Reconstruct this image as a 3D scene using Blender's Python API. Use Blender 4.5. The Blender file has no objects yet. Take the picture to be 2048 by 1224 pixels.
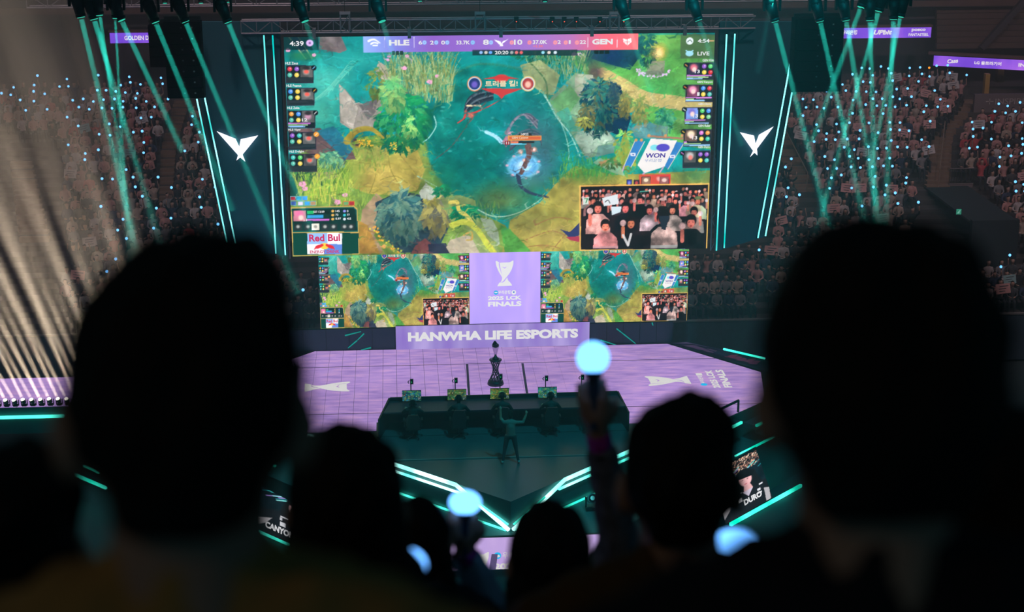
import bpy, bmesh, math, random
import numpy as np
from mathutils import Vector, Matrix, Quaternion

# ------------------------------------------------------------------ camera, world, exposure
scene = bpy.context.scene
COL = scene.collection
rnd = random.Random(7)
FPX = 3300.0                                   # focal length in pixels of the 2048-wide frame
PITCH, YAW = math.radians(17.6), math.radians(4.1)
CAM = Vector((-3.3545, -55.301, 20.5))         # upper deck, 20.5 m above the stage floor (z = 0)
cam_data = bpy.data.cameras.new('camera')
cam_data.sensor_width = 36.0
cam_data.lens = FPX * 36.0 / 2048.0
cam_data.clip_start, cam_data.clip_end = 0.1, 400
cam_data.dof.use_dof = True
cam_data.dof.focus_distance = 60.0
cam_data.dof.aperture_fstop = 2.6
cam = bpy.data.objects.new('camera', cam_data)
COL.objects.link(cam)
cam.location = CAM
cam.rotation_euler = (math.pi / 2 - PITCH, 0, -YAW)
scene.camera = cam
FW = Vector((math.sin(YAW) * math.cos(PITCH), math.cos(YAW) * math.cos(PITCH), -math.sin(PITCH)))
RT = Vector((math.cos(YAW), -math.sin(YAW), 0))
UP = RT.cross(FW)

scene.view_settings.view_transform = 'Standard'
scene.view_settings.look = 'None'
scene.view_settings.exposure = 0.0
scene.view_settings.gamma = 1.0
scene.view_settings.use_curve_mapping = False
scene.cycles.max_bounces = 4
scene.cycles.diffuse_bounces = 2
scene.cycles.glossy_bounces = 2
scene.cycles.transparent_max_bounces = 8
scene.cycles.volume_bounces = 0
scene.cycles.sample_clamp_indirect = 2.0

world = bpy.data.worlds.new('arena_air')
scene.world = world
world.use_nodes = True
wn = world.node_tree.nodes['Background']
wn.inputs[0].default_value = (0.22, 0.70, 0.90, 1)
wn.inputs[1].default_value = 0.042


def fill_light(name, loc, target, energy, color, size):
    """unseen fill spot added to brighten the area it is aimed at"""
    l = bpy.data.lights.new(name, 'SPOT')
    l.energy, l.color, l.shadow_soft_size = energy, color, size
    l.spot_size, l.spot_blend = math.radians(62), 0.8
    o = bpy.data.objects.new(name, l)
    COL.objects.link(o)
    o.location = loc
    o.rotation_euler = (Vector(target) - Vector(loc)).to_track_quat('-Z', 'Y').to_euler()


for hx, tx in ((-26, -24), (-9, -8), (9, 10), (22, 22), (36, 30)):
    fill_light('fill_light', (hx, -6, 34), (tx, 22, 1), 8800, (1.0, 0.72, 0.72), 0.6)  # added pinkish fill that lifts the crowd in the far stand


def tinted_fill(loc, target, energy, color):
    fill_light('tinted_fill', loc, target, energy, color, 0.3)


tinted_fill((-16, -62, 33), (-4, -52.6, 18.5), 430, (1.0, 0.60, 0.22))  # warm fill added for the near jackets and hair, no fixture there
tinted_fill((6, -20, 30), (0, -6, 0), 20000, (0.01, 0.85, 1.0))  # teal fill added over the stage deck, no fixture there


# ------------------------------------------------------------------ geometry helpers
def ray(px, py):
    return FW + RT * ((px - 1024) / FPX) - UP * ((py - 612) / FPX)


def W(px, py, Y=None, Z=None, D=None):
    """world point seen at a pixel of the photograph, on the plane y=Y or z=Z or at depth D"""
    r = ray(px, py)
    if Y is not None:
        t = (Y - CAM.y) / r.y
    elif Z is not None:
        t = (Z - CAM.z) / r.z
    else:
        t = D
    return CAM + r * t


def PX(p):
    v = Vector(p) - CAM
    z = v.dot(FW)
    return 1024 + FPX * v.dot(RT) / z, 612 - FPX * v.dot(UP) / z


def lin(c):
    return tuple((x / 12.92 if x <= 0.04045 else ((x + 0.055) / 1.055) ** 2.4) for x in c)


def rgb(r, g, b):
    return lin((r / 255.0, g / 255.0, b / 255.0))


class MB:
    def __init__(s):
        s.v, s.f, s.mi, s.m = [], [], [], 0

    def add(s, vs, fs):
        n = len(s.v)
        s.v += [tuple(p) for p in vs]
        s.f += [tuple(i + n for i in f) for f in fs]
        s.mi += [s.m] * len(fs)
        return s

    def box(s, c, size, rot=None):
        hx, hy, hz = size[0] / 2, size[1] / 2, size[2] / 2
        vs = [Vector((x, y, z)) for x in (-hx, hx) for y in (-hy, hy) for z in (-hz, hz)]
        if rot is not None:
            vs = [rot @ p for p in vs]
        c = Vector(c)
        return s.add([p + c for p in vs], [(0, 1, 3, 2), (4, 6, 7, 5), (0, 4, 5, 1), (2, 3, 7, 6), (0, 2, 6, 4), (1, 5, 7, 3)])

    def tube(s, p0, p1, r0, r1=None, n=8, caps=True):
        r1 = r0 if r1 is None else r1
        p0, p1 = Vector(p0), Vector(p1)
        d = (p1 - p0)
        if d.length < 1e-6:
            return s
        q = d.to_track_quat('Z', 'Y')
        vs = []
        for p, r in ((p0, r0), (p1, r1)):
            for k in range(n):
                a = 2 * math.pi * k / n
                vs.append(p + q @ Vector((math.cos(a) * r, math.sin(a) * r, 0)))
        fs = [(k, (k + 1) % n, n + (k + 1) % n, n + k) for k in range(n)]
        if caps:
            fs += [tuple(reversed(range(n))), tuple(range(n, 2 * n))]
        return s.add(vs, fs)

    def lathe(s, c, prof, n=16):
        c = Vector(c)
        vs = []
        for r, z in prof:
            for k in range(n):
                a = 2 * math.pi * k / n
                vs.append(c + Vector((r * math.cos(a), r * math.sin(a), z)))
        fs = []
        for j in range(len(prof) - 1):
            for k in range(n):
                k2 = (k + 1) % n
                fs.append((j * n + k, j * n + k2, (j + 1) * n + k2, (j + 1) * n + k))
        fs += [tuple(reversed(range(n))), tuple(range((len(prof) - 1) * n, len(prof) * n))]
        return s.add(vs, fs)

    def prism(s, pts, off):
        """solid from a planar outline of 3-D points and a thickness vector"""
        n = len(pts)
        a = [Vector(p) for p in pts]
        off = Vector(off)
        b = [p + off for p in a]
        return s.add(a + b, [tuple(range(n)), tuple(reversed(range(n, 2 * n)))] +
                     [(k, n + k, n + (k + 1) % n, (k + 1) % n) for k in range(n)])

    def sphere(s, c, r, nu=10, nv=6, rot=None):
        r = (r, r, r) if not hasattr(r, '__len__') else r
        c = Vector(c)
        vs = [Vector((0, 0, r[2]))]
        for j in range(1, nv):
            t = math.pi * j / nv
            for k in range(nu):
                a = 2 * math.pi * k / nu
                vs.append(Vector((r[0] * math.sin(t) * math.cos(a), r[1] * math.sin(t) * math.sin(a), r[2] * math.cos(t))))
        vs.append(Vector((0, 0, -r[2])))
        if rot is not None:
            vs = [rot @ p for p in vs]
        fs = [(0, 1 + k, 1 + (k + 1) % nu) for k in range(nu)]
        for j in range(nv - 2):
            for k in range(nu):
                a0, a1 = 1 + j * nu + k, 1 + j * nu + (k + 1) % nu
                fs.append((a0, a0 + nu, a1 + nu, a1))
        L = len(vs) - 1
        fs += [(L, 1 + (nv - 2) * nu + (k + 1) % nu, 1 + (nv - 2) * nu + k) for k in range(nu)]
        return s.add([p + c for p in vs], fs)

    def mesh(s, name, mats, smooth=False):
        me = bpy.data.meshes.new(name)
        me.from_pydata(s.v, [], s.f)
        for m in (mats if isinstance(mats, (list, tuple)) else [mats]):
            me.materials.append(m)
        if any(s.mi):
            me.polygons.foreach_set('material_index', s.mi)
        bm = bmesh.new()
        bm.from_mesh(me)
        bmesh.ops.recalc_face_normals(bm, faces=bm.faces)
        bm.to_mesh(me)
        bm.free()
        if smooth:
            me.polygons.foreach_set('use_smooth', [True] * len(me.polygons))
        me.update()
        return me

    def build(s, name, mats, parent=None, smooth=False, loc=None):
        return link(name, s.mesh(name, mats, smooth), parent, loc)


def link(name, data, parent=None, loc=None, rotz=0.0):
    o = bpy.data.objects.new(name, data)
    COL.objects.link(o)
    if loc is not None:
        o.location = loc
    o.rotation_euler.z = rotz
    if parent is not None:
        o.parent = parent
    return o


def tag(o, label=None, cat=None, group=None, kind=None):
    if label:
        o['label'] = label
    if cat:
        o['category'] = cat
    if group:
        o['group'] = group
    if kind:
        o['kind'] = kind
    return o


def empty(name, loc=(0, 0, 0), rotz=0.0, label=None, cat=None, group=None):
    return tag(link(name, None, None, loc, rotz), label, cat, group)


def copy_tree(o, parent=None):
    c = o.copy()
    COL.objects.link(c)
    c.parent = parent
    for ch in o.children:
        copy_tree(ch, c)
    return c


# ------------------------------------------------------------------ materials
MATS = {}


def nodes(name):
    m = bpy.data.materials.new(name)
    m.use_nodes = True
    t = m.node_tree
    t.nodes.clear()
    out = t.nodes.new('ShaderNodeOutputMaterial')
    return m, t, out


def N(t, kind, **kw):
    n = t.nodes.new(kind)
    for k, v in kw.items():
        if k.startswith('i_'):
            n.inputs[k[2:].replace('_', ' ')].default_value = v
        else:
            setattr(n, k, v)
    return n


def surf(name, color, rough=0.6, metal=0.0, vary=0.25, scale=4.0, bump=0.0, spec=0.5):
    """matte or metal surface with a little procedural colour variation"""
    if name in MATS:
        return MATS[name]
    m, t, out = nodes(name)
    b = N(t, 'ShaderNodeBsdfPrincipled', i_Roughness=rough, i_Metallic=metal)
    b.inputs['Specular IOR Level'].default_value = spec
    tc = N(t, 'ShaderNodeTexCoord')
    no = N(t, 'ShaderNodeTexNoise', i_Scale=scale, i_Detail=4.0)
    t.links.new(tc.outputs['Object'], no.inputs['Vector'])
    mx = N(t, 'ShaderNodeMix', data_type='RGBA')
    mx.inputs['A'].default_value = (*[c * (1 - vary) for c in color], 1)
    mx.inputs['B'].default_value = (*[min(1, c * (1 + vary)) for c in color], 1)
    t.links.new(no.outputs['Fac'], mx.inputs['Factor'])
    t.links.new(mx.outputs['Result'], b.inputs['Base Color'])
    if bump:
        bp = N(t, 'ShaderNodeBump', i_Strength=bump, i_Distance=0.02)
        t.links.new(no.outputs['Fac'], bp.inputs['Height'])
        t.links.new(bp.outputs['Normal'], b.inputs['Normal'])
    t.links.new(b.outputs[0], out.inputs[0])
    MATS[name] = m
    return m


def glow(name, color, strength=1.0, vary=0.0, scale=0.4, color2=None, sample=True):
    """something that gives off light: LED strip, lamp, lit lettering"""
    if name in MATS:
        return MATS[name]
    m, t, out = nodes(name)
    e = N(t, 'ShaderNodeEmission', i_Strength=strength)
    e.inputs['Color'].default_value = (*color, 1)
    if color2 is not None:
        tc = N(t, 'ShaderNodeTexCoord')
        no = N(t, 'ShaderNodeTexNoise', i_Scale=scale, i_Detail=1.5)
        t.links.new(tc.outputs['Object'], no.inputs['Vector'])
        cr = N(t, 'ShaderNodeValToRGB')
        cr.color_ramp.elements[0].position, cr.color_ramp.elements[1].position = 0.36, 0.62
        cr.color_ramp.elements[0].color = (*color2, 1)
        cr.color_ramp.elements[1].color = (*color, 1)
        t.links.new(no.outputs['Fac'], cr.inputs['Fac'])
        t.links.new(cr.outputs['Color'], e.inputs['Color'])
    t.links.new(e.outputs[0], out.inputs[0])
    if not sample:
        m.cycles.emission_sampling = 'NONE'
    MATS[name] = m
    return m


def led_print(name, strength=1.0):
    """LED wall whose pixels are stored one colour per point of a fine mesh"""
    m, t, out = nodes(name)
    a = N(t, 'ShaderNodeAttribute', attribute_name='pixel')
    e = N(t, 'ShaderNodeEmission', i_Strength=strength)
    t.links.new(a.outputs['Color'], e.inputs['Color'])
    t.links.new(e.outputs[0], out.inputs[0])
    m.cycles.emission_sampling = 'NONE'
    return m


def object_tint(name, rough=0.8, vary=0.3):
    """cloth whose colour is the object's own colour"""
    m, t, out = nodes(name)
    oi = N(t, 'ShaderNodeObjectInfo')
    b = N(t, 'ShaderNodeBsdfPrincipled', i_Roughness=rough)
    t.links.new(oi.outputs['Color'], b.inputs['Base Color'])
    t.links.new(b.outputs[0], out.inputs[0])
    return m


def island_tint(name, ramp, rough=0.85):
    m, t, out = nodes(name)
    g = N(t, 'ShaderNodeNewGeometry')
    cr = N(t, 'ShaderNodeValToRGB')
    cr.color_ramp.interpolation = 'CONSTANT'
    els = cr.color_ramp.elements
    for k, c in enumerate(ramp):
        e = els[k] if k < 2 else els.new(0.5)
        e.position = k / len(ramp)
        e.color = (*c, 1)
    b = N(t, 'ShaderNodeBsdfPrincipled', i_Roughness=rough)
    t.links.new(g.outputs['Random Per Island'], cr.inputs['Fac'])
    t.links.new(cr.outputs['Color'], b.inputs['Base Color'])
    t.links.new(b.outputs[0], out.inputs[0])
    return m


def haze_mat(name, density, color=(1, 1, 1), aniso=0.0):
    m, t, out = nodes(name)
    v = N(t, 'ShaderNodeVolumeScatter', i_Density=density, i_Anisotropy=aniso)
    v.inputs['Color'].default_value = (*color, 1)
    t.links.new(v.outputs[0], out.inputs['Volume'])
    return m


BLACK = surf('black_paint', (0.012, 0.013, 0.015), 0.55)
DARKMETAL = surf('dark_metal', (0.03, 0.032, 0.036), 0.4, 0.3)
TRUSS = surf('truss_alloy', (0.30, 0.28, 0.32), 0.5, 0.3)
WHITE_LED = glow('white_led_print', (0.93, 0.93, 0.95), 1.0, sample=False)
SOFT_WHITE = glow('floor_white_print', rgb(226, 224, 222), 1.0, sample=False)


# ------------------------------------------------------------------ lettering
def lettering_batch(items, parent_name='lettering'):
    """items: (text, origin, U, V, material, parent, bold, shear); glyphs are fitted to the box origin + [0,1]U + [0,1]V"""
    tmp = []
    for (s, o, U, V, mat, parent, bold, shear) in items:
        cu = bpy.data.curves.new('glyphs', 'FONT')
        cu.body = s
        cu.resolution_u = 3
        cu.offset = bold
        cu.shear = shear
        ob = bpy.data.objects.new('glyphs', cu)
        COL.objects.link(ob)
        tmp.append(ob)
    bpy.context.view_layer.update()
    dg = bpy.context.evaluated_depsgraph_get()
    for ob, (s, o, U, V, mat, parent, bold, shear) in zip(tmp, items):
        me = bpy.data.meshes.new_from_object(ob.evaluated_get(dg))
        n = len(me.vertices)
        if n:
            co = np.empty(n * 3)
            me.vertices.foreach_get('co', co)
            co = co.reshape(-1, 3)
            mn, mx = co.min(0), co.max(0)
            uv = (co[:, :2] - mn[:2]) / np.maximum(mx[:2] - mn[:2], 1e-6)
            o_, U_, V_ = np.array(o), np.array(U), np.array(V)
            w = o_ + uv[:, :1] * U_ + uv[:, 1:2] * V_
            me.vertices.foreach_set('co', w.ravel())
            me.materials.clear()
            me.materials.append(mat)
            me.polygons.foreach_set('material_index', [0] * len(me.polygons))
            me.update()
            r = bpy.data.objects.new(parent_name, me)
            COL.objects.link(r)
            if parent is not None:
                r.parent = parent
                r.matrix_parent_inverse = parent.matrix_world.inverted()
        cu = ob.data
        bpy.data.objects.remove(ob)
        bpy.data.curves.remove(cu)


LETTERS = []


def wtext(s, box, mat, parent, Y=None, eps=0.03, bold=0.02, shear=0.0):
    """text fitted to a pixel box (x0,y0,x1,y1) on the vertical plane y=Y"""
    x0, y0, x1, y1 = box
    a, b, c = W(x0, y1, Y=Y - eps), W(x1, y1, Y=Y - eps), W(x0, y0, Y=Y - eps)
    LETTERS.append((s, a, Vector((b.x - a.x, 0, 0)), Vector((0, 0, c.z - a.z)), mat, parent, bold, shear))
# ------------------------------------------------------------------ flat print for LED screens: a small painter
class Canvas:
    """RGB picture in sRGB values; coordinates are the print's own units x0..x1, y0..y1"""

    def __init__(s, x0, y0, x1, y1, res, base=(0, 0, 0), seed=1):
        s.x0, s.y0, s.x1, s.y1, s.res = x0, y0, x1, y1, res
        s.w, s.h = int((x1 - x0) * res), int((y1 - y0) * res)
        s.im = np.ones((s.h, s.w, 3), np.float32) * (np.array(base, np.float32) / 255)
        g = np.random.default_rng(seed)
        s.rng = g
        s.n = s._noise(g, (4, 8, 16, 32)) * 0.6 + s._noise(g, (48, 96, 160)) * 0.5
        s.map = lambda p: p

    def _noise(s, g, freqs):
        out = np.zeros((s.h, s.w), np.float32)
        for k, f in enumerate(freqs):
            fy = max(2, int(f * s.h / s.w) + 1)
            a = g.random((fy + 1, f + 1)).astype(np.float32) - 0.5
            yy = np.linspace(0, fy - 1e-3, s.h)
            xx = np.linspace(0, f - 1e-3, s.w)
            iy, ix = yy.astype(int), xx.astype(int)
            ty, tx = (yy - iy)[:, None], (xx - ix)[None]
            ty, tx = ty * ty * (3 - 2 * ty), tx * tx * (3 - 2 * tx)
            v = (a[iy][:, ix] * (1 - ty) * (1 - tx) + a[iy + 1][:, ix] * ty * (1 - tx) +
                 a[iy][:, ix + 1] * (1 - ty) * tx + a[iy + 1][:, ix + 1] * ty * tx)
            out += v * 2 / (k + 1)
        return out

    def _win(s, xa, ya, xb, yb):
        r = s.res
        i0, i1 = max(0, int((xa - s.x0) * r) - 1), min(s.w, int((xb - s.x0) * r) + 2)
        j0, j1 = max(0, int((ya - s.y0) * r) - 1), min(s.h, int((yb - s.y0) * r) + 2)
        if i0 >= i1 or j0 >= j1:
            return None
        x = s.x0 + (np.arange(i0, i1) + 0.5) / r
        y = s.y0 + (np.arange(j0, j1) + 0.5) / r
        X, Y = np.meshgrid(x, y)
        return slice(j0, j1), slice(i0, i1), X, Y

    def _put(s, J, I, mask, col, a, tex):
        c = np.array(col, np.float32) / 255
        if tex:
            c = c * (1 + tex * s.n[J, I][..., None])
        m = (mask * a)[..., None]
        s.im[J, I] = s.im[J, I] * (1 - m) + c * m

    def poly(s, pts, col, a=1.0, tex=0.0, mapped=True):
        pts = [s.map(p) for p in pts] if mapped else pts
        P = np.array(pts, np.float32)
        w = s._win(P[:, 0].min(), P[:, 1].min(), P[:, 0].max(), P[:, 1].max())
        if w is None:
            return
        J, I, X, Y = w
        inside = np.zeros(X.shape, bool)
        n = len(P)
        for k in range(n):
            (ax, ay), (bx, by) = P[k], P[(k + 1) % n]
            if ay == by:
                continue
            c = ((ay > Y) != (by > Y)) & (X < (bx - ax) * (Y - ay) / (by - ay) + ax)
            inside ^= c
        s._put(J, I, inside.astype(np.float32), col, a, tex)

    def rect(s, x0, y0, x1, y1, col, a=1.0, tex=0.0):
        s.poly([(x0, y0), (x1, y0), (x1, y1), (x0, y1)], col, a, tex)

    def ell(s, cx, cy, rx, ry, col, a=1.0, soft=0.15, rot=0.0, tex=0.0):
        cx, cy = s.map((cx, cy))
        R = max(rx, ry)
        w = s._win(cx - R, cy - R, cx + R, cy + R)
        if w is None:
            return
        J, I, X, Y = w
        dx, dy = X - cx, Y - cy
        if rot:
            c, sn = math.cos(rot), math.sin(rot)
            dx, dy = dx * c + dy * sn, -dx * sn + dy * c
        d = np.sqrt((dx / rx) ** 2 + (dy / ry) ** 2)
        s._put(J, I, np.clip((1 - d) / max(soft, 1e-3), 0, 1), col, a, tex)

    def line(s, pts, w0, col, a=1.0, w1=None, tex=0.0):
        w1 = w0 if w1 is None else w1
        pts = [s.map(p) for p in pts]
        n = len(pts) - 1
        for k in range(n):
            (ax, ay), (bx, by) = pts[k], pts[k + 1]
            wa, wb = w0 + (w1 - w0) * k / n, w0 + (w1 - w0) * (k + 1) / n
            r = max(wa, wb)
            w = s._win(min(ax, bx) - r, min(ay, by) - r, max(ax, bx) + r, max(ay, by) + r)
            if w is None:
                continue
            J, I, X, Y = w
            L = (bx - ax) ** 2 + (by - ay) ** 2 + 1e-9
            t = np.clip(((X - ax) * (bx - ax) + (Y - ay) * (by - ay)) / L, 0, 1)
            d = np.hypot(X - ax - t * (bx - ax), Y - ay - t * (by - ay))
            hw = (wa + (wb - wa) * t) / 2
            s._put(J, I, np.clip((hw - d) * s.res + 0.5, 0, 1), col, a, tex)

    def curve(s, pts, w0, col, a=1.0, w1=None, tex=0.0, n=14):
        s.line(smooth_path(pts, n), w0, col, a, w1, tex)

    def leaves(s, cx, cy, rx, ry, pal, count=160, size=7, up=True):
        """a painted tree or bush: drooping leaf shapes, light ones on top"""
        g = s.rng
        for k in range(count):
            t = k / count
            a, r = g.random() * 6.283, math.sqrt(g.random())
            x, y = cx + rx * r * math.cos(a), cy + ry * (r * math.sin(a))
            c = np.array(pal[int(g.random() * len(pal))], float) * (0.72 + 0.45 * (1 - (y - cy + ry) / (2 * ry)) + 0.2 * (g.random() - 0.5))
            L = size * (0.7 + 0.8 * g.random())
            b = math.atan2(y - cy + ry * 0.8, x - cx) + (g.random() - 0.5) * 1.2
            dx, dy = math.cos(b) * L, math.sin(b) * L
            nx, ny = -dy * 0.42, dx * 0.42
            s.poly([(x - dx, y - dy), (x + nx * 0.8, y + ny * 0.8), (x + dx, y + dy), (x - nx, y - ny)], np.clip(c, 0, 255), 0.92, 0.15)

    def blades(s, x0, x1, y0, y1, pal, count, length, lean=0.4):
        g = s.rng
        for k in range(count):
            x, y = x0 + (x1 - x0) * g.random(), y0 + (y1 - y0) * g.random()
            l = length * (0.6 + 0.7 * g.random())
            le = (g.random() - 0.5) * 2 * lean
            c = pal[int(g.random() * len(pal))]
            s.line([(x, y), (x + le * l * 0.4, y - l * 0.6), (x + le * l, y - l)], 2.0, c, 0.85, 0.6)

    def gradient(s, pts, cols, a=1.0):
        """horizontal colour run inside an outline"""
        m = [s.map(p) for p in pts]
        P = np.array(m)
        x0, x1 = P[:, 0].min(), P[:, 0].max()
        y0, y1 = P[:, 1].min(), P[:, 1].max()
        w = s._win(x0, y0, x1, y1)
        J, I, X, Y = w
        t = np.clip((X - x0) / (x1 - x0), 0, 1) * (len(cols) - 1)
        k = np.clip(t.astype(int), 0, len(cols) - 2)
        f = (t - k)[..., None]
        C = np.array(cols, np.float32) / 255
        c = C[k] * (1 - f) + C[k + 1] * f
        ins = ((X >= x0) & (X <= x1) & (Y >= y0) & (Y <= y1)).astype(np.float32)[..., None] * a
        s.im[J, I] = s.im[J, I] * (1 - ins) + c * ins

    def led_mesh(s, name, P00, PU, PV, nu, nv, parent, mat, crop=(0, 0, 1, 1)):
        """the picture as a fine flat mesh of LED pixels; P00 is the lower corner, PU / PV run along the edges"""
        ca, cb, cc, cd = crop
        u = np.linspace(0, 1, nu + 1)
        v = np.linspace(0, 1, nv + 1)
        U, V = np.meshgrid(u, v)
        ii = ((ca + (cc - ca) * U) * s.w - 0.5).clip(0, s.w - 1.001)
        jj = ((cb + (cd - cb) * (1 - V)) * s.h - 0.5).clip(0, s.h - 1.001)
        i0, j0 = ii.astype(int), jj.astype(int)
        i1, j1 = np.minimum(i0 + 1, s.w - 1), np.minimum(j0 + 1, s.h - 1)
        fi, fj = (ii - i0)[..., None], (jj - j0)[..., None]
        c = (s.im[j0, i0] * (1 - fi) * (1 - fj) + s.im[j0, i1] * fi * (1 - fj) +
             s.im[j1, i0] * (1 - fi) * fj + s.im[j1, i1] * fi * fj).clip(0, 1)
        c = np.where(c <= 0.04045, c / 12.92, ((c + 0.055) / 1.055) ** 2.4)
        co = np.array(P00) + U[..., None] * np.array(PU) + V[..., None] * np.array(PV)
        idx = np.arange((nu + 1) * (nv + 1)).reshape(nv + 1, nu + 1)
        q = np.stack([idx[:-1, :-1], idx[:-1, 1:], idx[1:, 1:], idx[1:, :-1]], -1).reshape(-1, 4)
        me = bpy.data.meshes.new(name)
        me.vertices.add(co.size // 3)
        me.vertices.foreach_set('co', co.reshape(-1).astype(np.float32))
        me.loops.add(q.size)
        me.loops.foreach_set('vertex_index', q.reshape(-1).astype(np.int32))
        me.polygons.add(len(q))
        me.polygons.foreach_set('loop_start', np.arange(0, q.size, 4, dtype=np.int32))
        at = me.color_attributes.new('pixel', 'FLOAT_COLOR', 'POINT')
        rgba = np.ones((c.shape[0] * c.shape[1], 4), np.float32)
        rgba[:, :3] = c.reshape(-1, 3)
        at.data.foreach_set('color', rgba.reshape(-1))
        me.materials.append(mat)
        me.update()
        me.validate()
        return link(name, me, parent)


def smooth_path(pts, n=12):
    out = []
    P = [Vector(p) for p in pts]
    P = [P[0]] + P + [P[-1]]
    for k in range(1, len(P) - 2):
        for j in range(n):
            t = j / n
            a, b, c, d = P[k - 1], P[k], P[k + 1], P[k + 2]
            out.append(tuple(0.5 * ((2 * b) + (c - a) * t + (2 * a - 5 * b + 4 * c - d) * t * t + (3 * b - a - 3 * c + d) * t ** 3)))
    out.append(tuple(P[-2]))
    return out


# ------------------------------------------------------------------ what the big screen shows
SY = 2.56                                                        # plane of the main screen
SX0, SX1, SZ0, SZ1 = -7.16, 7.99, 4.16, 12.07
CX0, CY0, CX1, CY1 = 567.0, 70.0, 1431.0, 507.0


def screen_map(p):
    w = W(p[0], p[1], Y=SY)
    return (CX0 + (CX1 - CX0) * (w.x - SX0) / (SX1 - SX0), CY1 - (CY1 - CY0) * (w.z - SZ0) / (SZ1 - SZ0))


cv = Canvas(CX0, CY0, CX1, CY1, 1.5, (24, 142, 138), 3)
cv.map = screen_map
cv.rect(560, 60, 1440, 520, (22, 140, 138), 1, 0.25)
# pond water with pale swirls
for (x, y, rx, ry, c, a) in ((650, 165, 75, 60, (96, 206, 186), .75), (720, 120, 110, 40, (50, 178, 170), .7), (640, 230, 70, 50, (100, 196, 164), .6),
                             (760, 210, 60, 60, (60, 180, 170), .4), (900, 110, 120, 40, (18, 128, 132), .6), (940, 140, 70, 30, (16, 150, 140), .5),
                             (1080, 130, 80, 40, (20, 130, 140), .6), (700, 80, 50, 14, (30, 150, 150), .6)):
    cv.ell(x, y, rx, ry, c, a, 0.9)
for k in range(9):
    cv.curve([(600 + k * 8, 215 - k * 4), (650 + k * 6, 190 - k * 8), (690 + k * 3, 150 - k * 3)], 1.4, (130, 215, 190), .35)
cv.curve([(640, 110), (720, 118), (790, 108), (860, 120), (930, 105)], 1.5, (70, 190, 180), .4)
# yellow-green bank, lower left
cv.poly([(600, 300), (690, 290), (730, 272), (800, 268), (850, 282), (872, 340), (905, 385), (960, 425), (1010, 450), (1060, 520), (580, 520), (580, 330)], (112, 142, 66), 1, .35)
cv.poly([(690, 330), (720, 300), (790, 284), (835, 300), (850, 340), (835, 380), (790, 390), (740, 388), (690, 372)], (172, 158, 74), 1, .3)
for (x, y, rx, ry, c) in ((770, 355, 75, 40, (196, 170, 88)), (740, 310, 60, 30, (150, 165, 84)), (690, 345, 50, 45, (112, 158, 62)), (820, 330, 40, 50, (168, 152, 72)),
                          (640, 340, 50, 40, (60, 120, 70)), (800, 288, 40, 20, (170, 170, 70))):
    cv.ell(x, y, rx, ry, c, .75, .9, tex=.2)
for (a, b, c) in (((745, 305), (752, 345), (740, 385)), ((775, 300), (782, 340), (800, 372)), ((800, 310), (830, 345), (850, 372)), ((760, 360), (790, 352), (815, 366))):
    cv.curve([a, b, c], 1.6, (120, 112, 50), .5)
# the pond hollow
pond = smooth_path([(905, 150), (960, 128), (1040, 140), (1092, 180), (1122, 235), (1137, 300), (1126, 348), (1092, 382), (1052, 420), (1003, 436), (945, 418), (890, 372), (858, 318), (858, 250), (880, 190), (905, 150)])
cv.poly(pond, (14, 122, 114), 1, .3)
for (x, y, rx, ry, c, a) in ((940, 300, 90, 80, (10, 132, 124), .7), (1010, 220, 100, 60, (14, 140, 150), .6), (1070, 280, 75, 110, (52, 104, 112), .75), (1000, 390, 95, 45, (70, 110, 66), .8),
                             (900, 350, 50, 45, (36, 120, 80), .6), (985, 270, 45, 25, (40, 190, 200), .5), (1060, 360, 60, 40, (80, 112, 84), .7), (950, 345, 60, 30, (8, 110, 104), .6)):
    cv.ell(x, y, rx, ry, c, a, .9)
for (x, y, rx, ry, c, a) in ((925, 325, 70, 62, (4, 98, 96), .65), (1092, 305, 44, 90, (78, 110, 122), .6), (1000, 405, 90, 30, (104, 122, 66), .7), (1000, 180, 70, 30, (30, 160, 165), .5), (890, 250, 26, 50, (40, 150, 130), .5)):
    cv.ell(x, y, rx, ry, c, a, .95, tex=.3)
cv.blades(880, 1000, 410, 440, [(50, 120, 70), (80, 130, 60), (110, 140, 70)], 90, 12)
cv.blades(1100, 1145, 360, 400, [(60, 130, 66), (100, 150, 70)], 60, 14)
cv.blades(690, 770, 300, 345, [(130, 160, 70), (110, 150, 60), (160, 170, 80)], 90, 9)
for k in range(60):
    a_ = cv.rng.random() * 6.283
    r_ = 30 + 75 * cv.rng.random()
    cv.ell(995 + r_ * 1.1 * math.cos(a_), 275 + r_ * math.sin(a_), 2 + 5 * cv.rng.random(), 1.4 + 2 * cv.rng.random(), [(60, 170, 160), (16, 90, 92), (110, 200, 190)][k % 3], .4, .6)
cv.line(pond, 5.0, (60, 120, 90), .35)
cv.curve([(1088, 190), (1122, 245), (1138, 310), (1120, 356)], 3, (150, 200, 190), .7, 1)
cv.curve([(930, 402), (985, 432), (1040, 424), (1090, 392)], 2.5, (190, 215, 190), .75, 1)
cv.curve([(835, 352), (860, 366), (905, 390)], 2.5, (160, 205, 190), .6, 1)
cv.curve([(985, 190), (945, 235), (905, 290), (868, 320)], 3, (110, 74, 66), .55, 2)
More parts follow.
